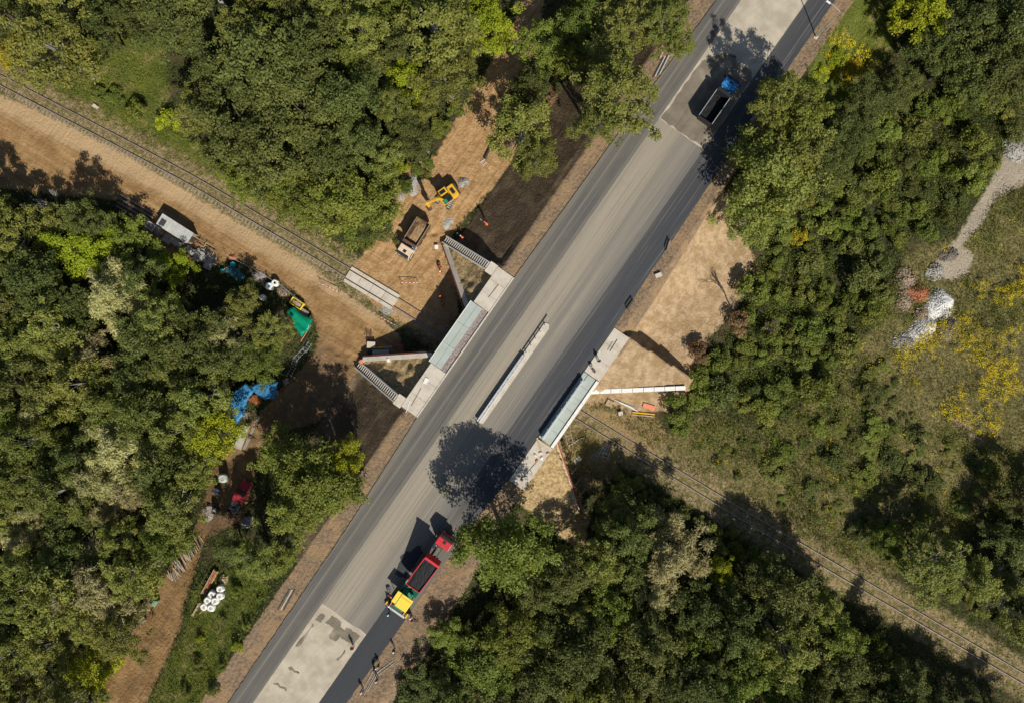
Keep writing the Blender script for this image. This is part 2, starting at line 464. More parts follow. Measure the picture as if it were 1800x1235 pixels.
def build_ground():
    def axis(lo, hi, f0, f1, fine, mid, far):
        a = list(np.arange(lo, f0, mid)) + list(np.arange(f0, f1, fine)) + list(np.arange(f1, hi + mid, mid))
        return np.array([-far, -far * 0.75, -far * 0.55] + a + [far * 0.55, far * 0.75, far])
    us = axis(-128, 128, -24, 30, 0.36, 0.72, 420); vs = axis(-128, 128, -22, 16, 0.36, 0.72, 420)
    U, V = np.meshgrid(us, vs)
    x = (U * DU[0] + V * DV[0]).ravel(); y = (U * DU[1] + V * DV[1]).ravel()
    z = height(x, y)
    attrs = {}
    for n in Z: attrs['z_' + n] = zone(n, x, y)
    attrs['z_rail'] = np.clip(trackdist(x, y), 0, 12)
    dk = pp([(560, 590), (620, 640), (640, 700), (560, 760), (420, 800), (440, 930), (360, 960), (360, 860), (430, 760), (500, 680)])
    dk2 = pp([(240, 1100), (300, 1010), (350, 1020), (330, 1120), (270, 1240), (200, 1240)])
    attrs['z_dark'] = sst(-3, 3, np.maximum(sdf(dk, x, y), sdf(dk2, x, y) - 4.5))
    nu = len(us); nv = len(vs)
    i, j = np.meshgrid(np.arange(nu - 1), np.arange(nv - 1))
    a = (j * nu + i).ravel(); F = np.stack([a, a + 1, a + nu + 1, a + nu], 1)
    fx = x[F].mean(1); fy = y[F].mean(1)
    fz = {n: attrs['z_' + n][F].mean(1) for n in list(Z) + ['rail']}
    cls = np.zeros(len(F), int)
    order = [('dirt', 1), ('track', 2), ('sand', 3), ('soil', 4), ('geo', 5), ('shoulder', 6), ('path', 7)]
    cls = np.where(fz['rail'] < 3.0, 8, cls)
    for n, k in order: cls = np.where(fz[n] > 0, k, cls)
    names = ['ground', 'dirt_road', 'dirt_track', 'sandy_bank', 'earth_slope', 'embankment_slope', 'road_shoulder', 'gravel_path', 'railway_bed']
    P3 = np.stack([x, y, z], 1)
    for k, nm in enumerate(names):
        f = F[cls == k]
        used, inv = np.unique(f, return_inverse=True)
        me = npmesh(nm, P3[used], inv.reshape(-1, 4), M_GROUND, {n: a_[used] for n, a_ in attrs.items()})
        me.polygons.foreach_set('use_smooth', np.ones(len(me.polygons), bool))
        tag(obj(nm, me), kind='structure')
build_ground()

# ------------------------------------------------------------------ road
def road_mat(name, kind):
    g = G(name); o = g.co(); s = g.sep(o)
    st = g.noise(g.map(o, (1.6, 0.022, 1)), 1.0, 3, 0.6, 0.15)
    st2 = g.noise(g.map(o, (5.5, 0.05, 1)), 1.0, 3, 0.6, 0.1)
    f = g.noise(o, 7, 3, 0.75); b = g.noise(o, 0.45, 4, 0.6); big = g.noise(o, 0.12, 3, 0.65)
    g.b.inputs['Roughness'].default_value = 0.9
    if kind == 'pale':
        c = g.mix(g.step(b, 0.3, 0.7), (0.35, 0.305, 0.235), (0.47, 0.42, 0.33))
        c = g.mix(g.math('MULTIPLY', g.step(f, 0.55, 0.8), 0.5), c, (0.27, 0.235, 0.18))
        st3 = g.noise(g.map(o, (0.8, 0.06, 1), (0, 0, 0.25)), 1.5, 5, 0.7)
        c = g.mix(g.math('MULTIPLY', g.step(st3, 0.55, 0.68), 0.35), c, (0.29, 0.25, 0.195))
        g.bump(f, 0.3, 0.03)
    elif kind == 'centre':
        wu = g.math('ADD', s[0], g.math('MULTIPLY', g.math('SUBTRACT', st, 0.5), 1.6))
        r = g.ramp(g.math('DIVIDE', g.math('ADD', wu, 3.0), 10.0), [(0.0, (0.195, 0.180, 0.152)), (0.12, (0.267, 0.239, 0.190)), (0.32, (0.302, 0.267, 0.207)), (0.5, (0.267, 0.237, 0.185)), (0.56, (0.215, 0.196, 0.161)),
                                                                   (0.62, (0.198, 0.184, 0.156)), (0.72, (0.231, 0.210, 0.171)), (0.85, (0.169, 0.159, 0.140)), (0.95, (0.137, 0.133, 0.124))])
        c = g.mix(g.math('MULTIPLY', g.step(st2, 0.5, 0.66), 0.45), r, (0.130, 0.123, 0.110))
        c = g.mix(g.math('MULTIPLY', g.step(st2, 0.46, 0.34), 0.35), c, (0.351, 0.318, 0.256))
        c = g.mix(g.math('MULTIPLY', g.step(f, 0.52, 0.75), 0.45), c, (0.130, 0.119, 0.100))
        c = g.mix(g.math('MULTIPLY', g.step(b, 0.55, 0.75), 0.3), c, (0.195, 0.165, 0.122))
        g.bump(f, 0.35, 0.02)
    elif kind == 'left':
        r = g.ramp(g.math('DIVIDE', g.math('ADD', g.math('ADD', s[0], g.math('MULTIPLY', g.math('SUBTRACT', st, 0.5), 0.5)), 6.5), 4.6), [(0.0, (0.169, 0.156, 0.132)), (0.22, (0.156, 0.146, 0.124)), (0.3, (0.094, 0.091, 0.086)), (0.45, (0.106, 0.102, 0.094)),
                                                                        (0.5, (0.188, 0.177, 0.149)), (0.55, (0.106, 0.102, 0.094)), (0.85, (0.094, 0.091, 0.086)), (0.93, (0.156, 0.146, 0.127)), (1.0, (0.125, 0.121, 0.109))])
        c = g.mix(g.math('MULTIPLY', g.step(st2, 0.48, 0.66), 0.5), r, (0.188, 0.173, 0.144))
        c = g.mix(g.math('MULTIPLY', g.step(big, 0.42, 0.62), 0.4), c, (0.144, 0.132, 0.110))
        c = g.mix(g.math('MULTIPLY', g.step(f, 0.5, 0.75), 0.4), c, (0.062, 0.061, 0.057))
        g.bump(f, 0.35, 0.02)
    elif kind == 'right':
        r = g.ramp(g.math('DIVIDE', g.math('ADD', s[0], -6.0), 5.4), [(0.0, (0.085, 0.085, 0.084)), (0.25, (0.058, 0.06, 0.064)), (0.5, (0.05, 0.053, 0.06)), (0.75, (0.045, 0.049, 0.058)), (1.0, (0.06, 0.062, 0.066))])
        lt = g.mix(g.step(st, 0.35, 0.65), (0.12, 0.115, 0.10), (0.17, 0.158, 0.132))
        c = g.mix(g.step(s[1], -19.0, -32.0), r, lt)
        c = g.mix(g.math('MULTIPLY', g.step(st2, 0.52, 0.64), g.step(st, 0.3, 0.7)), c, (0.15, 0.145, 0.13))
        c = g.mix(g.math('MULTIPLY', g.step(f, 0.5, 0.75), 0.35), c, (0.03, 0.031, 0.033))
        g.b.inputs['Roughness'].default_value = 0.75
        g.bump(f, 0.35, 0.02)
    elif kind == 'fresh':
        c = g.mix(f, (0.022, 0.025, 0.031), (0.042, 0.046, 0.053))
        c = g.mix(g.math('MULTIPLY', g.step(st2, 0.45, 0.7), 0.25), c, (0.055, 0.058, 0.064))
        g.b.inputs['Roughness'].default_value = 0.65
        g.bump(f, 0.5, 0.03)
    elif kind == 'milled':
        c = g.mix(g.step(b, 0.3, 0.7), (0.15, 0.13, 0.098), (0.215, 0.186, 0.142))
        c = g.mix(g.math('MULTIPLY', g.step(st, 0.5, 0.65), 0.5), c, (0.12, 0.106, 0.085))
        c = g.mix(g.math('MULTIPLY', g.step(f, 0.5, 0.7), 0.5), c, (0.085, 0.077, 0.065))
        c = g.mix(g.step(big, 0.56, 0.66), c, (0.30, 0.26, 0.2))
        g.bump(f, 0.5, 0.04)
    g.base(c)
    return g.m
ROADM = {k: road_mat('road_' + k, k) for k in ('pale', 'centre', 'left', 'right', 'fresh', 'milled')}
LV = [-400, -71.8, -38.3, -17.1, 9.7, 46.5, 63.7, 400]; LU = [-5.2, -5.2, -5.55, -6.42, -6.42, -5.7, -5.2, -5.2]
RV = [-400, -60.6, -28, -16.9, 12.1, 37.9, 64.2, 400]; RU = [10.3, 10.3, 10.5, 11.15, 11.2, 10.7, 10.35, 10.4]
def uL(v): return float(np.interp(v, LV, LU))
def uR(v): return float(np.interp(v, RV, RU))
def strip(name, f0, f1, v0, v1, z, m, th=0.16, j0=0.0, j1=0.0, seed=0, je=0.0):
    """paved strip between two edges, with thickness, in the road frame"""
    rng = random.Random(seed)
    vs = []; v = v0
    while v < v1: vs.append(v); v += (0.5 if abs(v) < 100 else 20)
    vs.append(v1)
    mb = MB(); n = len(vs); K = 7
    top = []
    for i, v in enumerate(vs):
        a = (f0(v) if callable(f0) else f0) + rng.uniform(-j0, j0); b = (f1(v) if callable(f1) else f1) + rng.uniform(-j1, j1)
        row = []
        for k in range(K):
            t = k / (K - 1); vv = v
            if je and i in (0, n - 1): vv = v + rng.uniform(-je, je)
            row.append((a + (b - a) * t, vv, z))
        top.append(row)
    verts = [p for r in top for p in r]
    fs = [(i * K + k, i * K + k + 1, (i + 1) * K + k + 1, (i + 1) * K + k) for i in range(n - 1) for k in range(K - 1)]
    o = len(verts)
    ring = [k for k in range(K)] + [i * K + K - 1 for i in range(1, n)] + [(n - 1) * K + k for k in range(K - 2, -1, -1)] + [i * K for i in range(n - 2, 0, -1)]
    for r in ring: x, y, zz = verts[r]; verts.append((x, y, zz - th))
    m_ = len(ring)
    for q in range(m_): fs.append((ring[q], o + q, o + (q + 1) % m_, ring[(q + 1) % m_]))
    mb.add(verts, fs)
    ob = mb.build(name, m); ob.rotation_euler = (0, 0, ROADROT)
    return tag(ob, kind='structure')
strip('road_base', lambda v: uL(v) + .05, lambda v: uR(v) - .05, -400, 400, 6.99, ROADM['pale'], 0.25)
strip('road', -1.95, 6.75, -50.1, 43.7, 7.035, ROADM['centre'], 0.04, 0.015, 0.02, 3, 0.12)
strip('road_lane', uL, -1.954, -400, 400, 7.05, ROADM['left'], 0.2, 0.05, 0.02, 4)
strip('road_lane', 6.756, uR, -43.6, 400, 7.045, ROADM['right'], 0.2, 0.03, 0.05, 5, 0.1)
strip('fresh_asphalt', 6.72, uR, -400, -43.66, 7.06, ROADM['fresh'], 0.2, 0.02, 0.05, 6)
def blob_sheet(name, poly, z, m, seed=1, sub=6, amp=0.25):
    rng = random.Random(seed); out = []
    n = len(poly)
    for i in range(n):
        a = poly[i]; b = poly[(i + 1) % n]
        for k in range(sub):
            t = k / sub; out.append((a[0] + (b[0] - a[0]) * t + rng.uniform(-amp, amp), a[1] + (b[1] - a[1]) * t + rng.uniform(-amp, amp)))
    area = sum(out[i][0] * out[(i + 1) % len(out)][1] - out[(i + 1) % len(out)][0] * out[i][1] for i in range(len(out)))
    if area < 0: out.reverse()
    mb = MB(); mb.prism(out, z - 0.02, z)
    ob = mb.build(name, m); ob.rotation_euler = (0, 0, ROADROT)
    return tag(ob, kind='structure')
blob_sheet('milled_surface', [(-1.7, 43.95), (6.6, 43.95), (6.65, 57.5), (5.2, 58.6), (3.6, 58.0), (2.2, 59.0), (0.4, 58.0), (-1.6, 55)], 7.002, ROADM['milled'], 3, 10, 0.2)
blob_sheet('spilled_asphalt', [(5.0, -39.8), (6.6, -39.2), (6.72, -37.5), (6.72, -34.4), (5.6, -33.6), (4.7, -35.4), (4.1, -36.4), (4.5, -38.2)], 7.062, ROADM['fresh'], 9, 6, 0.22)
for k, (cu, cv, w, l) in enumerate([(-0.9, -52.2, 1.0, 1.6), (1.3, -51.6, 2.2, 1.6), (2.6, -52.8, 1.5, 2.4), (4.6, -51.9, 2.6, 2.0), (-1.3, -56.0, .5, 4.5), (0.4, -61.5, 1.9, .5), (0.1, -64.8, 2.2, .45), (5.2, -55.2, .4, 2.0)]):
    blob_sheet('patched_surface', [(cu - w / 2, cv - l / 2), (cu + w / 2, cv - l / 2 + .2), (cu + w / 2, cv + l / 2), (cu - w / 2 + .2, cv + l / 2)], 7.0005 + 0.0012 * k, ROADM['milled'], 20 + k, 6, 0.14)

# ------------------------------------------------------------------ common materials
M = {}
M['conc'] = simple('pale_concrete', (0.52, 0.475, 0.40), 0.85, 0, 0.2, 0.8, 0.2, (0.34, 0.28, 0.20), 0.45)
M['conc2'] = simple('grey_concrete', (0.40, 0.385, 0.34), 0.85, 0, 0.22, 1.2, 0.25, (0.25, 0.2, 0.14), 0.5)
M['panel'] = simple('greenish_panel', (0.37, 0.42, 0.385), 0.6, 0, 0.12, 0.9, 0.05, (0.30, 0.31, 0.26), 0.35)
M['white'] = simple('white_paint', (0.74, 0.73, 0.69), 0.55, 0, 0.08, 2, 0.05, (0.5, 0.46, 0.38), 0.3)
M['steel'] = simple('galvanised_steel', (0.52, 0.56, 0.58), 0.45, 0.55, 0.12, 3, 0.05)
M['dsteel'] = simple('dark_steel', (0.07, 0.068, 0.065), 0.6, 0.4, 0.3, 4, 0.1, (0.12, 0.07, 0.04), 0.4)
M['rust'] = simple('rusty_steel', (0.135, 0.072, 0.042), 0.85, 0.2, 0.4, 5, 0.2)
M['rail'] = simple('rail_steel', (0.50, 0.48, 0.46), 0.4, 0.3, 0.15, 4, 0.02)
M['formred'] = simple('red_formwork', (0.24, 0.062, 0.045), 0.8, 0, 0.3, 2, 0.1, (0.09, 0.05, 0.035), 0.5)
M['wood'] = simple('pale_timber', (0.44, 0.345, 0.21), 0.85, 0, 0.25, 5, 0.15, (0.28, 0.19, 0.1), 0.4)
M['wood2'] = simple('grey_timber', (0.28, 0.24, 0.185), 0.9, 0, 0.3, 5, 0.2, (0.14, 0.1, 0.07), 0.4)
M['wood3'] = simple('dark_timber', (0.075, 0.055, 0.04), 0.9, 0, 0.3, 5, 0.2)
M['sleeper'] = simple('sleeper', (0.30, 0.265, 0.205), 0.9, 0, 0.3, 3, 0.2, (0.17, 0.12, 0.065), 0.55)
M['tyre'] = simple('tyre_rubber', (0.022, 0.021, 0.02), 0.9, 0, 0.25, 6, 0.1, (0.12, 0.085, 0.05), 0.35)
M['black'] = simple('black_paint', (0.022, 0.022, 0.024), 0.5, 0, 0.2, 4, 0.05)
M['glass'] = simple('dark_glass', (0.014, 0.019, 0.025), 0.08, 0, 0.1, 2, 0, spec=0.7)
M['red'] = simple('red_paint', (0.52, 0.028, 0.035), 0.35, 0, 0.12, 2, 0.02, (0.3, 0.08, 0.06), 0.3, 0.5)
M['darkred'] = simple('dull_red_paint', (0.26, 0.018, 0.028), 0.5, 0, 0.2, 2, 0.05, (0.15, 0.05, 0.04), 0.3)
M['blue'] = simple('blue_paint', (0.02, 0.17, 0.46), 0.38, 0, 0.15, 2, 0.02, (0.06, 0.16, 0.3), 0.3, 0.5)
M['cream'] = simple('cream_paint', (0.66, 0.53, 0.40), 0.5, 0, 0.1, 2, 0.02, (0.42, 0.31, 0.2), 0.35)
M['yellow'] = simple('yellow_paint', (0.78, 0.60, 0.06), 0.45, 0, 0.06, 1.5, 0.02, (0.62, 0.47, 0.07), 0.3)
M['amber'] = simple('machine_yellow', (0.68, 0.39, 0.022), 0.45, 0, 0.12, 2, 0.03, (0.38, 0.22, 0.05), 0.45)
M['green'] = simple('machine_green', (0.02, 0.22, 0.13), 0.45, 0, 0.2, 2, 0.03, (0.03, 0.12, 0.09), 0.4)
M['bitumen'] = simple('hot_asphalt_load', (0.012, 0.013, 0.015), 0.8, 0, 0.5, 4, 0.6)
M['soilload'] = simple('soil_load', (0.27, 0.18, 0.095), 0.95, 0, 0.4, 2.2, 0.7)
M['hivis'] = simple('yellow_safety_vest', (0.66, 0.74, 0.05), 0.8, 0, 0.1, 8, 0)
M['orange'] = simple('orange_safety_vest', (0.80, 0.13, 0.035), 0.8, 0, 0.1, 8, 0)
M['navy'] = simple('dark_work_clothes', (0.03, 0.035, 0.055), 0.9, 0, 0.2, 8, 0)
M['skin'] = simple('skin', (0.50, 0.30, 0.21), 0.6, 0, 0.06, 8, 0)
M['bag'] = simple('white_woven_bag', (0.74, 0.735, 0.70), 0.75, 0, 0.12, 3, 0.3, (0.5, 0.48, 0.43), 0.4)
M['brick'] = simple('brick', (0.45, 0.17, 0.085), 0.9, 0, 0.3, 6, 0.2, (0.3, 0.16, 0.1), 0.4)
M['orangeplastic'] = simple('orange_board', (0.62, 0.22, 0.13), 0.7, 0, 0.1, 3, 0.02)

# ------------------------------------------------------------------ bridge (local frame: x = across the road, y = along it)
BR = empty('road_bridge', (0, 0, 0), ROADROT, 'concrete road bridge over the single railway track with splayed wing walls', 'bridge')
def bpart(name, m, *boxes, parent=BR, bevel=0.0):
    mb = MB()
    for b in boxes: mb.bb(*b)
    return mb.build(name, m, parent, bevel)
bpart('deck_slab', M['conc2'], (-9.75, 14.25, -8.8, 2.9, 5.95, 6.86))
for u in np.linspace(-8.8, 13.3, 9): bpart('girder', M['conc2'], (u - .3, u + .3, -8.6, 2.7, 5.2, 5.947))
bpart('abutment', M['conc2'], (-10.2, 13.8, -8.75, -7.45, -0.8, 5.194)); bpart('abutment', M['conc2'], (-10.2, 13.8, 1.45, 2.75, -0.8, 5.194))
def wing(p0, p1, zt, th, m, side, formwork=None, caps=0):
    (x0, y0), (x1, y1) = p0, p1
    L = hypot(x1 - x0, y1 - y0); dx, dy = (x1 - x0) / L, (y1 - y0) / L; nx, ny = -dy * side, dx * side
    def q(s, t): return (x0 + dx * s + nx * t, y0 + dy * s + ny * t)
    mb = MB(); poly = [q(0, 0), q(L, 0), q(L, th), q(0, th)]
    zh = [zt[0], zt[1], zt[1], zt[0]]
    if side < 0: poly = poly[::-1]; zh = [zt[0], zt[1], zt[1], zt[0]]
    if side < 0: poly = [q(0, th), q(L, th), q(L, 0), q(0, 0)]
    mb.prism(poly, -0.8, zh)
    w = mb.build('wing_wall', m, BR)
    if formwork:
        n = max(int(L / 1.25), 1)
        for i in range(n):
            s0 = L * i / n + .02; s1 = L * (i + 1) / n - .02
            za = zt[0] + (zt[1] - zt[0]) * (s0 / L) - .12; zb = zt[0] + (zt[1] - zt[0]) * (s1 / L) - .12
            mb = MB(); pl = [q(s0, -.22), q(s1, -.22), q(s1, -.004), q(s0, -.004)]; zz = [za, zb, zb, za]
            if side < 0: pl = [q(s0, -.004), q(s1, -.004), q(s1, -.22), q(s0, -.22)]
            mb.prism(pl, -0.5, zz); mb.build('formwork_panel', formwork, w)
    for i in range(caps):
        s0 = L * i / caps + .05; s1 = L * (i + 1) / caps - .05
        za = zt[0] + (zt[1] - zt[0]) * (s0 / L); zb = zt[0] + (zt[1] - zt[0]) * (s1 / L)
        pl = [q(s0, -.1), q(s1, -.1), q(s1, th + .1), q(s0, th + .1)]
        if side < 0: pl = [q(s0, th + .1), q(s1, th + .1), q(s1, -.1), q(s0, -.1)]
        MB().prism(pl, [za + .004, zb + .004, zb + .004, za + .004], [za + .14, zb + .14, zb + .14, za + .14]).build('coping_stone', M['white'], w)
wing((-10.25, 1.5), (-19.7, 8.0), (6.35, 1.0), 0.75, M['conc'], -1, M['formred'])
wing((-10.45, -7.5), (-19.9, -15.0), (6.2, 1.5), 0.75, M['conc'], 1, M['formred'])
wing((13.85, 1.5), (27.0, 11.2), (6.9, 3.1), 0.5, M['conc'], 1, None, 9)
wing((13.85, -7.55), (25.0, -15.7), (6.8, 2.0), 0.75, M['wood'], -1, M['formred'])
# timber struts on the unfinished wing
rng = random.Random(5)
for k in range(7):
    t = k / 6; MB().cyl((14.2 + 10.4 * t, -6.9 - 7.7 * t, 6.3 - 5 * t), (15.2 + 9.8 * t, -6.0 - 7.5 * t, 0.2), .06, n=6).build('formwork_prop', M['wood2'], BR)
# walkways and kerbs
def slab_row(u0, u1, v0, v1, z0, z1, n, m, nm='pavement_slab'):
    for i in range(n):
        a = v0 + (v1 - v0) * i / n; b = v0 + (v1 - v0) * (i + 1) / n
        bpart(nm, m, (u0, u1, a + .012, b - .012, z0, z1), bevel=0.015)
slab_row(-9.55, -6.62, -17.2, -8.85, 6.7, 7.10, 3, M['conc']); slab_row(-9.5, -6.62, 2.95, 9.8, 6.7, 7.10, 3, M['conc'])
bpart('retaining_wall', M['conc2'], (-9.5, -9.2, -17.1, -8.9, 3.0, 6.694)); bpart('retaining_wall', M['conc2'], (-9.46, -9.2, 3.0, 9.7, 3.0, 6.694))
bpart('stair_landing', M['conc'], (-10.9, -9.56, -17.6, -15.7, 6.5, 7.04), bevel=.02); bpart('stair_landing', M['conc'], (-10.9, -9.51, 8.0, 9.9, 6.5, 7.04), bevel=.02)
slab_row(-6.6, -6.36, -17.2, 9.8, 6.86, 7.17, 14, M['conc'], 'kerb_stone')
slab_row(-9.85, -8.72, -8.8, 2.9, 6.87, 7.30, 3, M['panel'], 'deck_panel'); slab_row(-8.68, -7.72, -8.8, 2.9, 6.87, 7.26, 3, M['panel'], 'deck_panel')
slab_row(11.25, 14.1, -17.0, -9.0, 6.7, 7.10, 3, M['conc']); slab_row(11.25, 14.1, 4.0, 12.4, 6.7, 7.10, 3, M['conc'])
slab_row(12.05, 13.45, -8.7, 3.9, 6.87, 7.16, 6, M['panel'], 'deck_panel'); slab_row(13.62, 14.1, -8.9, 3.9, 6.87, 7.36, 6, M['white'], 'edge_beam')
slab_row(11.22, 11.95, -8.7, 3.9, 6.87, 7.22, 6, M['panel'], 'barrier_plinth')
bpart('edge_beam', M['white'], (-10.0, -9.87, -8.8, 2.9, 6.6, 7.34))
g = MB(); rng = random.Random(8)
for k in range(420):
    u = rng.uniform(-7.62, -6.7); v = rng.uniform(-8.7, 2.8); r = rng.uniform(.05, .17)
    g.dome((u, v, 6.9), r, 5, 2, (1, rng.uniform(.7, 1.3), rng.uniform(.5, .9)), jit=.25, rng=rng)
M['stones'] = simple('drain_stones', (0.30, 0.255, 0.24), 0.9, 0, 0.55, 3.5, 0.2, (0.10, 0.07, 0.06), 0.6)
tag(g.build('drainage_gravel', M['stones'], BR), kind='stuff')
bpart('drain_bed', M['stones'], (-7.70, -6.64, -8.8, 2.9, 6.87, 6.95))
def guard(name_parent, u, v0, v1, z0, posts, beams, post_r=.05, face=1):
    for i in range(posts):
        v = v0 + (v1 - v0) * (i + .5) / posts
        MB().bb(u - .06, u + .06, v - .08, v + .08, z0, z0 + .82).build('guard_post', M['dsteel'], name_parent)
    for (zb, h, va, vb, w) in beams:
        MB().side([(u + face * .07, zb), (u + face * (.07 + w), zb + .04), (u + face * (.07 + w * .5), zb + h / 2), (u + face * (.07 + w), zb + h - .04), (u + face * .07, zb + h)][::(1 if face > 0 else -1)], va, vb).build('guard_beam', M['steel'], name_parent)
# barrier along the east walkway
for i in range(9):
    v = -8.2 + 1.32 * i
    bpart('barrier_post', M['steel'], (11.5, 11.62, v - .06, v + .06, 7.22, 8.25))
for z, h, w in ((7.42, .30, .3), (7.86, .40, .34)): bpart('barrier_beam', M['steel'], (11.63, 11.63 + w, -8.6, 2.7, z, z + h), bevel=.04)
# central reserve
MR = empty('central_reserve', UV(2.2, -2.7, 7.03), ROADROT, 'pale kerbed median island with steel guard rail on bridge carriageway', 'traffic island')
mb = MB()
ol = [(-.55, -9.5), (.35, -9.5), (.55, -9.2), (.55, 9.0), (.2, 9.55), (-.25, 9.55), (-.55, 9.2)]
mb.prism(ol, -.03, .2); mb.build('kerbed_island', M['conc'], MR, .03)
for i in range(15):
    v = -9.1 + 18.2 * i / 14
    MB().bb(-.36, -.26, v - .05, v + .05, .2, .86).build('guard_post', M['dsteel'], MR)
for va, vb in ((-9.45, -3.2), (-3.18, 3.3)):
    MB().bb(-.25, -.02, va, vb, .52, .84).build('guard_beam', M['steel'], MR, .04)
    MB().bb(-.60, -.37, va, vb, .52, .84).build('guard_beam', M['steel'], MR, .04)
MB().bb(-.45, -.385, 3.4, 10.3, .55, .8).build('guard_beam', M['steel'], MR, .02)

# slope stairs
def stair(v, name_label):
    top = UV(-10.9, v, 6.98); L = 9.1; drop = 6.5
    S = empty('slope_stair', UV(-20.0, v, 0.5), ROADROT, name_label, 'stairs', 'precast stairs down the embankment')
    ang = math.atan2(drop, L)
    step = MB().bb(-.10, .10, -.5, .5, -.09, 0).mesh('step', M['conc'])
    for i in range(23):
        t = (i + .5) / 23
        o = obj('step', step, S); o.location = (t * L, 0, t * drop + .12)
    for s in (-1, 1):
        MB().side([(-.15, -.75), (L + .05, drop - .75), (L + .05, drop + .22), (-.15, .22)], s * .62 - .1, s * .62 + .1).build('side_beam', M['white'], S)
    MB().side([(0, -.9), (L, drop - .9), (L, drop - .45), (0, -.45)], -.5, .5).build('stair_bed', M['black'], S)  # bed coloured black to paint the shade in the gaps between steps
stair(8.95, 'slatted concrete stair down the dark slope behind the excavator and orange workers')
stair(-16.65, 'slatted concrete stair down the dark slope towards the shaded dirt yard')

# ------------------------------------------------------------------ railway
RT = empty('railway_track', (0, 0, 0), 0, 'single rusty railway track running under the road bridge', 'railway track')
def offs(pts, d):
    t = np.gradient(pts, axis=0); t /= np.linalg.norm(t, axis=1)[:, None]
    return pts + np.stack([-t[:, 1], t[:, 0]], 1) * d
for d in (-.79, .79):
    pts = offs(TRACK, d); prof = [(-.07, 0), (.07, 0), (.07, .02), (.012, .035), (.012, .12), (.037, .13), (.037, .175), (-.037, .175), (-.037, .13), (-.012, .12), (-.012, .035), (-.07, .02)]
    t = np.gradient(pts, axis=0); t /= np.linalg.norm(t, axis=1)[:, None]
    vs = []; fs = []; n = len(prof)
    for i, p in enumerate(pts):
        for a, b in prof: vs.append((p[0] - t[i, 1] * a * 1.25, p[1] + t[i, 0] * a * 1.25, .08 + b))
    for i in range(len(pts) - 1):
        for k in range(n): fs.append((i * n + k, i * n + (k + 1) % n, (i + 1) * n + (k + 1) % n, (i + 1) * n + k))
    r = MB().add(vs, fs).build('rail', M['rust'], RT)
    vs = []; fs = []
    for i, p in enumerate(pts):
        for a, b in ((-.03, .259), (.03, .259)): vs.append((p[0] - t[i, 1] * a, p[1] + t[i, 0] * a, b))
    for i in range(len(pts) - 1): fs.append((2 * i, 2 * i + 1, 2 * i + 3, 2 * i + 2))
    MB().add(vs, fs).build('running_surface', M['rail'], r)
slm = MB().box((0, 0, 0), (.26, 2.7, .2), taper=(.85, .97)).mesh('sleeper', M['sleeper'])
acc = 0; last = TRACK[0]; cnt = 0; rng = random.Random(2)
seg = np.linalg.norm(np.diff(TRACK, axis=0), axis=1); cum = np.concatenate([[0], np.cumsum(seg)])
for s in np.arange(0, cum[-1], .66):
    x = np.interp(s, cum, TRACK[:, 0]); y = np.interp(s, cum, TRACK[:, 1])
    x2 = np.interp(s + .3, cum, TRACK[:, 0]); y2 = np.interp(s + .3, cum, TRACK[:, 1])
    if abs(x) > 90 or abs(y) > 63 or cnt >= 299: continue
    o = obj('sleeper', slm, RT); cnt += 1
    bury = -.095 if x < -10 else -.13
    o.location = (x - .14, y - .24, -.015 + bury + rng.uniform(-.02, .015)); o.rotation_euler = (-.035 if x < -10 else -.04 * rng.random(), rng.uniform(-.01, .01), atan2(y2 - y, x2 - x) + rng.uniform(-.02, .02))
# level crossing
LC = empty('level_crossing', P(652, 506, 0.2), 0, 'pale concrete level crossing slabs laid between and beside the rails', 'level crossing')
a = np.array(P(612, 482, .2)[:2]); b = np.array(P(694, 531, .2)[:2]); LC.rotation_euler = (0, 0, atan2(*(b - a)[::-1])); LC.location = (*((a + b) / 2), .1)
Lx = float(np.linalg.norm(b - a)) / 2 + .15
for r, (y0, y1) in enumerate(((-.70, .70), (.90, 1.45), (-1.45, -.90))):
    for i in range(4):
        x0 = -Lx + 2 * Lx * i / 4; x1 = -Lx + 2 * Lx * (i + 1) / 4
        MB().bb(x0 + .025, x1 - .025, y0, y1, -.1, .17).build('crossing_slab', M['conc'], LC, .02)
# ------------------------------------------------------------------ vegetation
def leaf_mat(name, lo, hi, tip, trans=0.33):
    g = G(name); lv = g.attr('lv'); r = g.rnd(); o = g.co()
    c = g.mix(lv, lo, hi)
    c = g.mix(g.math('MULTIPLY', g.step(g.noise(o, 0.35, 3), 0.5, 0.75), 0.55), c, tip)
    n = g.nt.nodes.new('ShaderNodeHueSaturation')
    g.S(n.inputs['Hue'], g.math('ADD', 0.485, g.math('MULTIPLY', r, 0.03)))
    g.S(n.inputs['Value'], g.math('ADD', 0.78, g.math('MULTIPLY', g.math('FRACT', g.math('MULTIPLY', r, 7.31)), 0.44)))
    g.S(n.inputs['Color'], c); c = n.outputs[0]
    g.base(c); g.b.inputs['Roughness'].default_value = 0.6; g.b.inputs['Specular IOR Level'].default_value = 0.22
    t = g.nt.nodes.new('ShaderNodeBsdfTranslucent'); g.S(t.inputs[0], c)
    mx = g.nt.nodes.new('ShaderNodeMixShader'); mx.inputs[0].default_value = trans
    g.nt.links.new(g.b.outputs[0], mx.inputs[1]); g.nt.links.new(t.outputs[0], mx.inputs[2]); g.nt.links.new(mx.outputs[0], g.out.inputs[0])
    return g.m
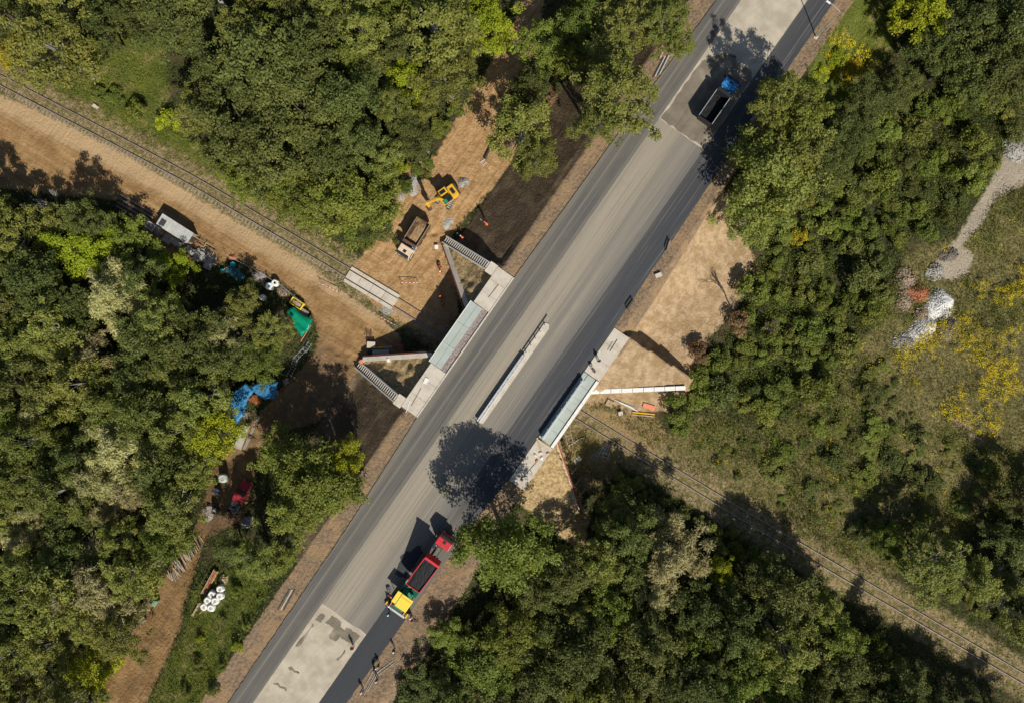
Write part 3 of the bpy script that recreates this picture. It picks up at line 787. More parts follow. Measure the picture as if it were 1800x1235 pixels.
LM = {
    'broad': leaf_mat('leaf_dark_green', (0.066, 0.084, 0.018), (0.194, 0.222, 0.059), (0.217, 0.217, 0.051)),
    'fresh': leaf_mat('leaf_mid_green', (0.094, 0.128, 0.016), (0.264, 0.306, 0.057), (0.294, 0.291, 0.046)),
    'birch': leaf_mat('leaf_olive', (0.108, 0.128, 0.021), (0.299, 0.319, 0.075), (0.329, 0.308, 0.057)),
    'willow': leaf_mat('leaf_pale_willow', (0.282, 0.274, 0.097), (0.611, 0.570, 0.274), (0.587, 0.519, 0.194)),
    'lime': leaf_mat('leaf_yellow_green', (0.164, 0.217, 0.011), (0.423, 0.467, 0.028), (0.470, 0.433, 0.023)),
    'gold': leaf_mat('leaf_golden', (0.282, 0.228, 0.014), (0.587, 0.479, 0.034), (0.540, 0.422, 0.046)),
    'brown': leaf_mat('leaf_dry_brown', (0.153, 0.091, 0.046), (0.329, 0.217, 0.108), (0.235, 0.160, 0.080)),
}
BARK = simple('bark', (0.10, 0.08, 0.06), 0.95, 0, 0.4, 4, 0.3)
BIRCHBARK = simple('birch_bark', (0.36, 0.34, 0.30), 0.8, 0, 0.25, 3, 0.1, (0.08, 0.07, 0.06), 0.5)
BAREBARK = simple('bare_branch', (0.19, 0.145, 0.10), 0.95, 0, 0.3, 4, 0.2)

def quads(pos, nrm, size, aspect, rng, tan=None):
    n = len(pos)
    nrm = nrm / (np.linalg.norm(nrm, axis=1)[:, None] + 1e-9)
    t = rng.normal(size=(n, 3)) if tan is None else tan + 0.25 * rng.normal(size=(n, 3))
    t -= nrm * (t * nrm).sum(1)[:, None]; t /= np.linalg.norm(t, axis=1)[:, None] + 1e-9
    b = np.cross(nrm, t)
    s = size[:, None]; w = s * aspect
    fold = nrm * s * 0.12
    V = np.stack([pos + t * s, pos + b * w + fold, pos - t * s, pos - b * w + fold], 1).reshape(-1, 3)
    F = np.arange(4 * n).reshape(-1, 4)
    return V, F
def crown_data(seed, R, H, nl, nleaf, ls=(.13, .25), aspect=.55, droop=0.0, lobe=(.11, .19), flat=.75, boughs=13):
    """boughs radiating from the trunk, each carrying leaf clumps, so gaps open between them"""
    rng = np.random.default_rng(seed)
    ph = rng.uniform(0, 6.28, 4)
    def rad(a): return 1 + .15 * np.sin(2 * a + ph[0]) + .14 * np.sin(3 * a + ph[1]) + .10 * np.sin(5 * a + ph[2])
    B = [np.array([rng.uniform(-.1, .1) * R, rng.uniform(-.1, .1) * R, H * .9])]
    while len(B) < boughs:
        a = rng.uniform(0, 6.28); q = math.sqrt(rng.uniform(0, 1))
        p = np.array([q * .8 * R * rad(a) * math.cos(a), q * .8 * R * rad(a) * math.sin(a)])
        if all(np.hypot(*(p - b[:2])) > .36 * R * (1 - .004 * len(B)) or rng.random() < .03 for b in B):
            dome = math.sqrt(max(1 - (q * .9) ** 2, 0)); z0 = H * .42
            B.append(np.array([p[0], p[1], z0 + (H * .93 - z0) * dome * rng.uniform(.72, 1.0)]))
    B = np.array(B)
    bi = rng.integers(0, boughs, nl)
    C = B[bi] + rng.normal(size=(nl, 3)) * np.array([.17 * R, .17 * R, .05 * H])
    C[:, 2] -= .9 * np.hypot(C[:, 0] - B[bi, 0], C[:, 1] - B[bi, 1]) * .5
    low = rng.uniform(size=nl) < .16
    C[:, 2] = np.where(low, H * .34 + (C[:, 2] - H * .34) * rng.uniform(.1, .6, nl), C[:, 2])
    lr = R * rng.uniform(lobe[0], lobe[1], nl)
    w = lr**2; w /= w.sum()
    li = rng.choice(nl, nleaf, p=w)
    d = rng.normal(size=(nleaf, 3)); d[:, 2] += .45; d /= np.linalg.norm(d, axis=1)[:, None]
    rr = lr[li] * rng.uniform(.3, 1.25, nleaf)**.7
    pos = C[li] + d * rr[:, None] * np.array([1, 1, flat])
    pos += 0.10 * rng.normal(size=pos.shape)
    pos[:, 2] -= droop * rr
    nrm = d * .5 + np.array([0, 0, .55]) + .62 * rng.normal(size=(nleaf, 3))
    tan = None
    if droop: tan = d * np.array([1, 1, 0]) + np.array([0, 0, -.5])
    V, F = quads(pos, nrm, rng.uniform(ls[0], ls[1], nleaf), aspect, rng, tan)
    lobev = rng.uniform(0, 1, nl); bv = rng.uniform(0, 1, boughs)
    lv = np.clip(lobev[li] * .3 + bv[bi[li]] * .25 + rng.uniform(0, 1, nleaf) * .45, 0, 1)
    return V, F, np.repeat(lv, 4), C, lr
def make_tree_proto(seed, R, H, nl, nleaf, bark=BARK, **k):
    V, F, lv, C, lr = crown_data(seed, R, H, nl, nleaf, **k)
    me = npmesh('crown', V, F, LM['broad'], {'lv': lv})
    rng = random.Random(seed)
    mb = MB(); tr = .05 + H * .014
    bend = [(rng.uniform(-.3, .3), rng.uniform(-.3, .3)) for _ in range(3)]
    pts = [(0, 0, -.4), (bend[0][0], bend[0][1], H * .25), (bend[1][0], bend[1][1], H * .5), (bend[2][0], bend[2][1], H * .8)]
    mb.tube(pts, [tr * 1.3, tr, tr * .7, tr * .2], 6)
    for i in rng.sample(range(len(C)), min(14, len(C))):
        c = C[i]; zb = min(max(H * .22, c[2] * .6), H * .62); t = zb / H
        s = Vector((bend[1][0] * min(t * 2, 1), bend[1][1] * min(t * 2, 1), zb)); e = Vector(c); mid = s.lerp(e, .55) + Vector((0, 0, .05 * H * rng.uniform(-.3, .7)))
        mb.tube([s, mid, e], [tr * .36, tr * .2, tr * .06], 5)
    return me, mb.mesh('trunk', bark), (R, H)
PROTO = {
    'round': [make_tree_proto(s, 4.3, 13.5, 110, 9500, ls=(.10, .21), boughs=11 + s % 5) for s in (11, 12, 13, 14, 15, 16, 17, 18)],
    'birch': [make_tree_proto(s, 3.7, 14.0, 110, 8000, bark=BIRCHBARK, lobe=(.09, .17), ls=(.09, .18), droop=.15, boughs=10 + s % 4) for s in (21, 22, 23, 24)],
    'willow': [make_tree_proto(s, 4.6, 12.0, 90, 11000, ls=(.17, .32), aspect=.22, droop=.35, lobe=(.12, .2), boughs=12) for s in (31, 32)],
    'dense': [make_tree_proto(s, 4.6, 13.5, 150, 15000, ls=(.10, .21), boughs=24, lobe=(.13, .22)) for s in (61, 62)],
    'small': [make_tree_proto(s, 2.6, 7.0, 50, 3800, ls=(.09, .18), boughs=8, lobe=(.14, .24)) for s in (41, 42, 43)],
}
TCOUNT = 0
def place_tree(px, py, rpx, kind, shape, label, group, Hs=1.0, name=None):
    global TCOUNT
    rng = random.Random(int(px * 7 + py * 13)); TCOUNT += 1
    me, tm, (R, H) = rng.choice(PROTO[shape])
    r = rpx / 10.8; k = r / R
    h = min(max(H * k ** .55 * Hs, 4), 17.5); zc = h * .66
    x, y, _ = P(px, py, zc); g0 = H1(x, y)
    x, y, _ = P(px, py, zc + g0); g0 = H1(x, y)
    nm = name or {'round': 'broadleaf_tree', 'dense': 'broadleaf_tree', 'birch': 'birch_tree', 'willow': 'willow_tree', 'small': 'young_tree'}[shape]
    T = empty(nm, (x, y, g0), rng.uniform(0, 6.28), label, 'tree', group)
    T.scale = (k, k, h / H)
    c = obj('crown', me, T); c.material_slots[0].link = 'OBJECT'; c.material_slots[0].material = LM[kind]
    obj('trunk', tm, T)
    return T

KW = {'broad': 'dark green broadleaf', 'fresh': 'mid green broadleaf', 'birch': 'olive green birch', 'willow': 'pale feathery willow', 'lime': 'bright yellow-green leafy', 'gold': 'golden yellow leafy', 'brown': 'dry brown leafy'}
SHP = {'broad': 'round', 'fresh': 'round', 'birch': 'birch', 'willow': 'willow', 'lime': 'round', 'gold': 'small', 'brown': 'small'}
MARKS = [('the storage container', 307, 402), ('the green tarpaulin', 525, 565), ('the blue shelter', 430, 700), ('the red pickup', 430, 868), ('the log pile', 322, 985), ('the green bin', 269, 1058), ('the white bulk bags', 372, 1050),
         ('the level crossing', 652, 506), ('the cream truck', 726, 419), ('the excavator', 785, 346), ('the dirt track bend', 905, 100), ('the street lamp', 1434, 66), ('the blue truck', 1262, 180), ('the bare brown tree', 1290, 540),
         ('the rubble heaps', 1630, 540), ('the gravel path', 1725, 370), ('the goldenrod', 1700, 660), ('the paver', 707, 1057), ('the unfinished wing wall', 1000, 830), ('the galvanised frames', 1055, 800), ('the fallen trunk', 1745, 1044),
         ('the leaning bare birch', 118, 355), ('the concrete block by the rails', 167, 187), ('the red dump truck', 752, 990), ('the galvanised pipes', 1100, 712), ('the white pipes on the shoulder', 660, 1190), ('the pale willow', 1185, 980)]
def where(px, py):
    nm, d = min(((n, hypot(px - a, py - b)) for n, a, b in MARKS), key=lambda t: t[1])
    return ('close to ' if d < 120 else 'some way from ' if d < 260 else 'far from ') + nm
def sizew(r, a, b): return 'small' if r < a else 'large' if r > b else 'medium'
MAN = [  # px, py, radius, kind, area, height factor
    (884, 967, 64, 'fresh', 'south', 1.08), (1185, 980, 62, 'willow', 'south', 1), (1150, 1045, 40, 'willow', 'south', 1), (1265, 1005, 26, 'lime', 'south', .9), (1060, 985, 42, 'birch', 'south', 1),
    (990, 1010, 46, 'broad', 'south', 1), (1110, 940, 48, 'broad', 'south', 1), (1088, 902, 40, 'broad', 'south', .8), (1030, 1140, 62, 'broad', 'south', 1), (1150, 1130, 58, 'broad', 'south', 1), (900, 1110, 48, 'fresh', 'south', 1),
    (785, 1115, 30, 'fresh', 'south', .5), (850, 1170, 58, 'fresh', 'south', .7), (740, 1212, 42, 'broad', 'south', .45), (960, 1180, 55, 'broad', 'south', 1), (1290, 1100, 52, 'broad', 'south', 1), (1390, 1140, 55, 'birch', 'south', 1),
    (1440, 1070, 40, 'birch', 'south', .9), (1480, 1180, 48, 'broad', 'south', 1), (1590, 1215, 45, 'broad', 'south', 1), (1340, 1010, 38, 'broad', 'south', .9), (1220, 1200, 55, 'broad', 'south', 1),
    (552, 850, 64, 'fresh', 'sw', .85), (500, 800, 46, 'fresh', 'sw', .8), (600, 815, 38, 'lime', 'sw', .75), (520, 905, 46, 'fresh', 'sw', .8), (455, 985, 38, 'birch', 'sw', .7), (410, 965, 30, 'broad', 'sw', .6), (485, 985, 28, 'fresh', 'sw', .6),
    (370, 765, 50, 'lime', 'west', .8), (205, 790, 62, 'willow', 'west', 1), (165, 850, 48, 'willow', 'west', 1), (230, 860, 42, 'willow', 'west', .95), (300, 900, 52, 'birch', 'west', .9), (175, 1040, 66, 'willow', 'west', 1), (100, 1060, 60, 'birch', 'west', 1), (230, 1010, 48, 'birch', 'west', .95),
    (290, 950, 42, 'fresh', 'west', .85), (210, 1120, 45, 'birch', 'west', .8), (160, 1175, 42, 'lime', 'west', .75), (428, 540, 38, 'birch', 'west', .6), (476, 586, 36, 'birch', 'west', .6), (452, 630, 42, 'fresh', 'west', .65), (385, 638, 44, 'broad', 'west', .9),
    (298, 474, 36, 'lime', 'west', .55), (222, 434, 46, 'fresh', 'west', .55), (140, 440, 52, 'lime', 'west', .7), (100, 395, 38, 'birch', 'west', .6), (30, 405, 52, 'birch', 'west', .7), (180, 410, 36, 'fresh', 'west', .6), (60, 500, 55, 'broad', 'west', 1), (330, 590, 55, 'broad', 'west', 1),
    (90, 85, 72, 'birch', 'nw', .95), (15, 25, 48, 'broad', 'nw', 1), (12, 85, 34, 'gold', 'nw', .8), (300, 28, 62, 'broad', 'nw', 1), (225, 20, 34, 'broad', 'nw', .9), (465, 120, 80, 'broad', 'nw', 1), (545, 90, 62, 'broad', 'nw', 1), (640, 60, 48, 'birch', 'nw', 1),
    (420, 210, 66, 'broad', 'nw', 1), (530, 190, 66, 'broad', 'nw', 1), (480, 270, 66, 'broad', 'nw', 1), (610, 180, 62, 'broad', 'nw', 1), (340, 200, 40, 'birch', 'nw', .8), (715, 150, 40, 'lime', 'nw', .85), (770, 55, 72, 'birch', 'nw', .95), (860, 40, 50, 'lime', 'nw', .8),
    (590, 280, 48, 'broad', 'nw', 1), (520, 340, 52, 'fresh', 'nw', .85), (620, 360, 66, 'fresh', 'nw', .8), (570, 375, 40, 'birch', 'nw', .7), (660, 390, 36, 'broad', 'nw', .7), (720, 235, 42, 'broad', 'nw', .8), (750, 180, 34, 'birch', 'nw', .7), (430, 320, 40, 'fresh', 'nw', .7),
    (915, 225, 58, 'birch', 'north', .8), (945, 275, 40, 'birch', 'north', .7), (1085, 175, 66, 'birch', 'north', .8), (1050, 215, 40, 'birch', 'north', .7), (960, 75, 42, 'fresh', 'north', .9), (1000, 110, 36, 'fresh', 'north', .85), (1020, 40, 46, 'fresh', 'north', .9), (1075, 90, 44, 'birch', 'north', .8),
    (1110, 30, 48, 'birch', 'north', .8), (1165, 35, 44, 'birch', 'north', .7), (1190, 75, 30, 'birch', 'north', .6), (1060, 140, 34, 'fresh', 'north', .8), (935, 150, 34, 'broad', 'north', .8),
    (1352, 315, 70, 'birch', 'east', 1.05), (1318, 388, 46, 'birch', 'east', .75), (1395, 250, 58, 'birch', 'east', 1.05), (1405, 190, 50, 'fresh', 'east', 1.25), (1362, 172, 34, 'birch', 'east', 1.25), (1455, 300, 42, 'broad', 'east', .7), (1390, 345, 38, 'birch', 'east', .7), (1490, 240, 44, 'broad', 'east', .7),
    (1625, 25, 48, 'lime', 'far', .95), (1700, 40, 55, 'broad', 'far', 1), (1770, 60, 62, 'broad', 'far', 1), (1680, 110, 40, 'broad', 'far', .9), (1530, 170, 42, 'broad', 'far', .7), (1590, 150, 34, 'broad', 'far', .7),
    (1640, 995, 58, 'birch', 'rail', .7), (1710, 1020, 44, 'birch', 'rail', .8), (1785, 955, 44, 'broad', 'rail', .7), (1795, 875, 40, 'broad', 'rail', .7), (1790, 1080, 50, 'birch', 'rail', .8), (1560, 950, 30, 'fresh', 'rail', .6),
]
FOREST = {
    'west': ([(-120, 350), (0, 350), (60, 350), (150, 365), (205, 405), (245, 470), (310, 520), (370, 560), (430, 592), (462, 612), (466, 640), (440, 650), (385, 665), (372, 700), (375, 760), (360, 820), (345, 890), (340, 930), (280, 990), (235, 1065), (190, 1140), (150, 1235), (130, 1330), (-120, 1330)],
             'broad broad fresh birch birch birch willow', 56),
    'nw': ([(310, 160), (375, 150), (410, 60), (430, -60), (880, -60), (870, 30), (830, 110), (795, 180), (770, 215), (725, 250), (700, 300), (680, 340), (640, 410), (600, 420), (560, 385), (500, 365), (420, 305), (370, 270)], 'broad broad broad fresh birch', 56),
    'nw2': ([(-120, -60), (390, -60), (370, 20), (300, 60), (200, 50), (150, 80), (60, 110), (-120, 60)], 'broad birch', 60),
    'south': ([(720, 1330), (750, 1260), (800, 1180), (850, 1100), (915, 1040), (965, 975), (1030, 950), (1085, 895), (1120, 885), (1200, 930), (1320, 990), (1420, 1060), (1560, 1170), (1700, 1240), (1840, 1330)], 'broad broad fresh birch broad', 56),
    'far': ([(1600, -60), (1900, -60), (1900, 150), (1760, 170), (1680, 150), (1600, 60)], 'broad', 60),
    'rail': ([(1770, 880), (1900, 820), (1900, 1180), (1810, 1115), (1745, 1060), (1720, 1000)], 'broad birch fresh', 52),
}
def lab(kd, r, px, py):
    w = f'{sizew(r, 42, 54)} {KW[kd]} tree {where(px, py)}'
    return w, f'{KW[kd]} trees around the bridge site'
placed = [(a, b, r) for a, b, r, *_ in MAN]
for (px, py, r, kd, ar, hs) in MAN:
    place_tree(px, py, r, kd, 'dense' if (px, py) in ((884, 967), (552, 850), (1352, 315)) else SHP[kd], *lab(kd, r, px, py), hs)
rng = random.Random(77)
for ar, (poly, kinds, rad) in FOREST.items():
    kinds = kinds.split(); a2 = ar.rstrip('2'); xs = [p[0] for p in poly]; ys = [p[1] for p in poly]; PA = [(float(a), float(b)) for a, b in poly]
    tries = 0
    while tries < 5000:
        tries += 1
        px = rng.uniform(min(xs), max(xs)); py = rng.uniform(min(ys), max(ys)); r = rng.uniform(.62, 1.0) * rad
        if sdf(PA, np.array([px]), np.array([py]))[0] < 8: continue
        if any(hypot(px - q[0], py - q[1]) < .60 * (r + q[2]) for q in placed): continue
        placed.append((px, py, r)); kd = rng.choice(kinds)
        place_tree(px, py, r, kd, SHP[kd], *lab(kd, r, px, py), rng.uniform(.85, 1.05) * (.6 if ar == 'rail' else 1))
print('TREES', TCOUNT)

# bushes -----------------------------------------------------------
def bush_proto(seed, R, H, nl, n):
    rng = np.random.default_rng(seed)
    a = rng.uniform(0, 6.28, nl); q = np.sqrt(rng.uniform(0, 1, nl)); r = q * R * .8
    C = np.stack([r * np.cos(a) * rng.uniform(.8, 1.2), r * np.sin(a), H * (.25 + .6 * np.sqrt(1 - q**2 * .9) * rng.uniform(.5, 1, nl))], 1)
    lr = R * rng.uniform(.2, .36, nl); li = rng.choice(nl, n)
    d = rng.normal(size=(n, 3)); d[:, 2] += .3; d /= np.linalg.norm(d, axis=1)[:, None]
    pos = C[li] + d * (lr[li] * rng.uniform(.4, 1.1, n)**.6)[:, None] * np.array([1, 1, .8]); pos[:, 2] = np.maximum(pos[:, 2], .05)
    nrm = d * .5 + np.array([0, 0, .5]) + .6 * rng.normal(size=(n, 3))
    V, F = quads(pos, nrm, rng.uniform(.09, .19, n), .5, rng)
    me = npmesh('foliage', V, F, LM['fresh'], {'lv': np.repeat(np.clip(rng.uniform(0, 1, nl)[li] * .4 + rng.uniform(0, .6, n), 0, 1), 4)})
    mb = MB(); rr = random.Random(seed)
    for k in range(6):
        c = C[rr.randrange(nl)]; mb.tube([(0, 0, -.2), (c[0] * .4, c[1] * .4, c[2] * .5), tuple(c)], [.05, .035, .015], 5)
    return me, mb.mesh('stem', BARK)
BUSH = [bush_proto(s, 2.0, 2.6, 18, 2200) for s in (51, 52, 53, 54)]
def place_bush(px, py, rpx, kd, label, group, hs=1.0):
    rr = random.Random(int(px * 3 + py * 17)); me, sm = rr.choice(BUSH)
    k = rpx / 10.5 / 2.0
    x, y, _ = P(px, py, 1.5 * k); g0 = H1(x, y); x, y, _ = P(px, py, 1.5 * k + g0); g0 = H1(x, y)
    B = empty('bush', (x, y, g0), rr.uniform(0, 6.28), label, 'bush', group); B.scale = (k, k, k * hs * rr.uniform(.7, 1.2))
    c = obj('foliage', me, B); c.material_slots[0].link = 'OBJECT'; c.material_slots[0].material = LM[kd]; obj('stem', sm, B)
BF = [
    ('east', [(1420, 210), (1470, 225), (1530, 190), (1650, 170), (1760, 160), (1800, 150), (1800, 240), (1740, 310), (1680, 400), (1600, 430), (1570, 520), (1520, 600), (1440, 680), (1330, 740), (1240, 710), (1200, 760), (1150, 740), (1215, 690), (1245, 640), (1300, 570), (1330, 480), (1350, 420), (1420, 380), (1470, 300)], 'fresh fresh fresh birch broad', (14, 36), 'growing in the thicket between sandy bank and rubble heaps', .7),
    ('nw', [(130, 160), (200, 190), (300, 235), (400, 310), (520, 390), (610, 430), (640, 440), (690, 370), (760, 275), (800, 200), (850, 130), (800, 180), (700, 260), (640, 400), (540, 370), (420, 300), (300, 210), (170, 130)], 'fresh fresh birch lime', (13, 24), 'fringing the wood beside railway and dirt track', .8),
    ('sw', [(470, 1010), (500, 1000), (440, 1110), (390, 1210), (330, 1235), (300, 1235), (330, 1120), (350, 1080), (400, 1020)], 'fresh lime birch', (7, 14), 'on the grassy bank between log track and road', 1.9),
    ('southrail', [(1040, 830), (1110, 840), (1300, 950), (1500, 1090), (1640, 1190), (1560, 1170), (1420, 1070), (1250, 960), (1090, 870)], 'broad birch fresh', (14, 26), 'along the south side of the railway', .75),
    ('northrail', [(1480, 900), (1560, 930), (1650, 990), (1720, 1060), (1790, 1110), (1700, 1070), (1560, 980)], 'birch fresh', (13, 22), 'along the north side of the railway below meadow', .8),
]
for ar, poly, kinds, (r0, r1), txt, dens in BF:
    xs = [p[0] for p in poly]; ys = [p[1] for p in poly]; kinds = kinds.split(); pl = []; PA = [(float(a), float(b)) for a, b in poly]
    rng = random.Random(len(poly)); tries = 0
    while tries < 1500 and len(pl) < 110:
        tries += 1
        px = rng.uniform(min(xs), max(xs)); py = rng.uniform(min(ys), max(ys)); r = rng.uniform(r0, r1)
        if sdf(PA, np.array([px]), np.array([py]))[0] < 2: continue
        if any(hypot(px - q[0], py - q[1]) < dens * (r + q[2]) for q in pl): continue
        pl.append((px, py, r)); kd = rng.choice(kinds)
        bl = f'{sizew(r, r0 + (r1 - r0) * .33, r0 + (r1 - r0) * .66)} {KW[kd].split(" leafy")[0].replace("broadleaf", "leafy").replace("birch", "scrubby")} bush {where(px, py)}'
        place_bush(px, py, r, kd, bl, f'{KW[kd]} bushes around the bridge site'.replace('broadleaf', 'leafy').replace('birch ', ''), .9)
MBUSH = [('fresh', 'mid green leafy'), ('birch', 'olive scrubby'), ('broad', 'dark green leafy')]
rng = random.Random(31)
mpoly = [(1180, 770), (1260, 740), (1340, 745), (1430, 690), (1520, 650), (1570, 640), (1620, 720), (1690, 790), (1760, 800), (1790, 840), (1700, 900), (1640, 950), (1520, 960), (1400, 900), (1300, 860)]
PA = [(float(a), float(b)) for a, b in mpoly]; pl = []; tries = 0
while tries < 900 and len(pl) < 95:
    tries += 1; px = rng.uniform(1180, 1790); py = rng.uniform(640, 960); r = rng.choice((6, 8, 9, 11, 14, 20, 26))
    if sdf(PA, np.array([px]), np.array([py]))[0] < 0 or any(hypot(px - q[0], py - q[1]) < .62 * (r + q[2]) for q in pl): continue
    pl.append((px, py, r)); kd, nm_ = rng.choice(MBUSH)
    bl = f'{sizew(r, 9, 14)} {nm_} low meadow bush {where(px, py)}'; place_bush(px, py, r, kd, bl, f'{nm_} low bushes in the rough meadow', .6)
for px, py, r, kd, lab in [(1470, 100, 22, 'lime', 'bright yellow-green bush on the verge by the lamp post'), (1500, 120, 20, 'gold', 'golden bush on the verge beside the north-east road'), (1440, 130, 18, 'lime', 'small yellow-green bush at the shaded road edge'),
                           (640, 275, 26, 'brown', 'brown withered bush in dark gap of the wood'), (1405, 415, 17, 'gold', 'yellow-brown bush at the foot of dark thicket'), (1300, 570, 24, 'brown', 'dry brown bush at the edge of sandy bank'), (1230, 620, 22, 'brown', 'dry brown bush below the bare tree on sand'),
                           (955, 165, 24, 'brown', 'brown brushwood bush by the dirt track bend'), (20, 100, 26, 'gold', 'golden bush beside the railway in the corner clearing')]:
    place_bush(px, py, r, kd, lab, None)

# bare trees -------------------------------------------------------
def bare_tree(px, py, h, lean, label, m, seed, spread=.6):
    rng = random.Random(seed); x, y, _ = P(px, py, 1); g0 = H1(x, y)
    T = empty('bare_tree', (x, y, g0), 0, label, 'tree')
    mb = MB(); tw = MB()
    def grow(p, d, L, r, lv, out):
        q = p + d * L; midp = p.lerp(q, .5) + Vector((rng.uniform(-1, 1), rng.uniform(-1, 1), rng.uniform(-1, 1))) * L * .06
        out.tube([p, midp, q], [r, r * .8, r * .55], 5)
        if lv == 0: return
        for k in range(4 if lv > 1 else 3):
            nd = (d + Vector((rng.uniform(-1, 1), rng.uniform(-1, 1), rng.uniform(-.3, .7))) * spread).normalized()
            grow(p.lerp(q, rng.uniform(.45, 1)), nd, L * rng.uniform(.5, .75), r * .5, lv - 1, mb if lv > 2 else tw)
    grow(Vector((0, 0, -.2)), Vector((lean[0], lean[1], 1)).normalized(), h * .42, .14, 4, mb)
    mb.build('trunk', m, T); tw.build('twigs', m, T)
bare_tree(1292, 545, 8.5, (-.25, .3), 'brown leafless tree standing on the sandy bank', BAREBARK, 4, .5)
bare_tree(125, 372, 9, (-.5, .25), 'pale leafless birch leaning out over the dirt road edge', BIRCHBARK, 6, .6)
bare_tree(1335, 580, 6, (.2, .2), 'grey leafless tree tangled in bushes behind the sandy bank', BAREBARK, 9, .8)
bare_tree(500, 560, 6, (.1, .2), 'grey leafless tree behind the green tarpaulin', BAREBARK, 12, .7)
bare_tree(1705, 1010, 9, (.5, .1), 'dead pale tree leaning above the railway cutting', BIRCHBARK, 15, .6)

# ground cover -----------------------------------------------------
def scatter(polys, n, seed, minz=None):
    rng = np.random.default_rng(seed); out = []
    for poly in polys:
        xs = [p[0] for p in poly]; ys = [p[1] for p in poly]
        A = abs(sum(poly[i][0] * poly[(i + 1) % len(poly)][1] - poly[(i + 1) % len(poly)][0] * poly[i][1] for i in range(len(poly)))) / 2
        bb = (max(xs) - min(xs)) * (max(ys) - min(ys)); k = int(n * bb)
        x = rng.uniform(min(xs), max(xs), k); y = rng.uniform(min(ys), max(ys), k)
        m = sdf(poly, x, y) > 0; out.append(np.stack([x[m], y[m]], 1))
    q = np.concatenate(out); m = (np.abs(q[:, 0]) < 94) & (np.abs(q[:, 1]) < 68); return q[m], rng
def keep_off(q, extra=0.0):
    x, y = q[:, 0], q[:, 1]
    bad = np.maximum.reduce([zone(n, x, y) for n in ('dirt', 'track', 'sand', 'soil', 'path')]) + 0.8 * fbm(x, y, 2.0, 3)
    u = x * DU[0] + y * DU[1]; v = x * DV[0] + y * DV[1]
    geo = zone('geo', x, y); sh = zone('shoulder', x, y)
    tr = trackdist(x, y) + 1.6 * fbm(x, y, 1.5, 8)
    return (bad < extra) & (geo < 0.2) & (sh < 0.2) & (tr > 1.9) & ((u < -5) | (u > 10)) & ~((u > -11) & (u < 15) & (v > -18) & (v < 13))
def cover(name, q, rng, per, spread, zr, ls, aspect, m, label, cat, up=.5, lvf=None):
    q = np.repeat(q, per, 0); n = len(q)
    pos = np.zeros((n, 3)); pos[:, :2] = q + rng.normal(size=(n, 2)) * spread
    pos[:, 2] = height(pos[:, 0], pos[:, 1]) + rng.uniform(zr[0], zr[1], n)
    nrm = np.array([0, 0, up]) + .6 * rng.normal(size=(n, 3))
    V, F = quads(pos, nrm, rng.uniform(ls[0], ls[1], n), aspect, rng)
    lv = np.clip(.5 + .9 * fbm(pos[:, 0], pos[:, 1], 3.5, 41) + rng.uniform(-.35, .35, n), 0, 1)
    o = obj(name, npmesh(name, V, F, m, {'lv': np.repeat(lv, 4)})); return tag(o, label, cat, kind='stuff')
GM = {'floor': leaf_mat('undergrowth', (0.035, 0.05, 0.010), (0.135, 0.16, 0.034), (0.15, 0.13, 0.04), .2),
      'meadow': leaf_mat('meadow_grass', (0.07, 0.085, 0.018), (0.31, 0.28, 0.085), (0.36, 0.285, 0.12), .25),
      'grass': leaf_mat('verge_grass', (0.075, 0.098, 0.014), (0.27, 0.28, 0.038), (0.30, 0.255, 0.06), .25),
      'straw': leaf_mat('dry_straw', (0.15, 0.115, 0.05), (0.35, 0.265, 0.13), (0.14, 0.14, 0.04), .2),
      'rod': leaf_mat('goldenrod', (0.32, 0.25, 0.012), (0.70, 0.52, 0.015), (0.56, 0.46, 0.03), .25)}
allp = [pp([(-90, -60), (1890, -60), (1890, 1300), (-90, 1300)])]
q, r_ = scatter(allp, 2.3, 1)
mz = np.maximum(zone('meadow', q[:, 0], q[:, 1]), zone('grass', q[:, 0], q[:, 1]))
k = keep_off(q) & (mz < .5) & (fbm(q[:, 0], q[:, 1], 3.0, 77) > -.18)
cover('undergrowth', q[k], r_, 5, .3, (.05, .75), (.09, .2), .45, GM['floor'], 'dark leafy undergrowth covering the woodland floor', 'undergrowth')
q, r_ = scatter(Z['meadow'], 7.0, 2); k = keep_off(q)
cover('meadow_grass', q[k], r_, 4, .22, (.05, .55), (.09, .22), .22, GM['meadow'], 'rough olive and straw coloured meadow grass', 'grass', .35)
q, r_ = scatter(Z['grass'] + Z['clear'], 8.0, 3); k = keep_off(q)
cover('verge_grass', q[k], r_, 4, .2, (.03, .45), (.08, .2), .25, GM['grass'], 'yellow-green grass on the verges and clearings', 'grass', .35)
ep = [p for n, p, *_ in BF if n == 'east'][0]
q, r_ = scatter([pp(ep)] + Z['meadow'], 5.0, 12)
mfac = zone('meadow', q[:, 0], q[:, 1]); nz = fbm(q[:, 0], q[:, 1], 7.0, 55, 4)
k = keep_off(q) & (nz > np.where(mfac > 0, .0, -.30))
GM['scrub'] = leaf_mat('scrub_leaf', (0.05, 0.075, 0.012), (0.25, 0.285, 0.045), (0.29, 0.265, 0.05), .28)
cover('scrub', q[k], r_, 7, .34, (.1, 1.15), (.08, .19), .42, GM['scrub'], 'tangled green scrub covering the slope beside the thicket', 'scrub', .4)
tp = np.concatenate([offs(TRACK, 4.2), offs(TRACK, -4.2)[::-1]])
q, r_ = scatter([[(float(a), float(b)) for a, b in tp]], 9.0, 4)
tr = trackdist(q[:, 0], q[:, 1]); u_, v_ = toUV(q[:, 0], q[:, 1])
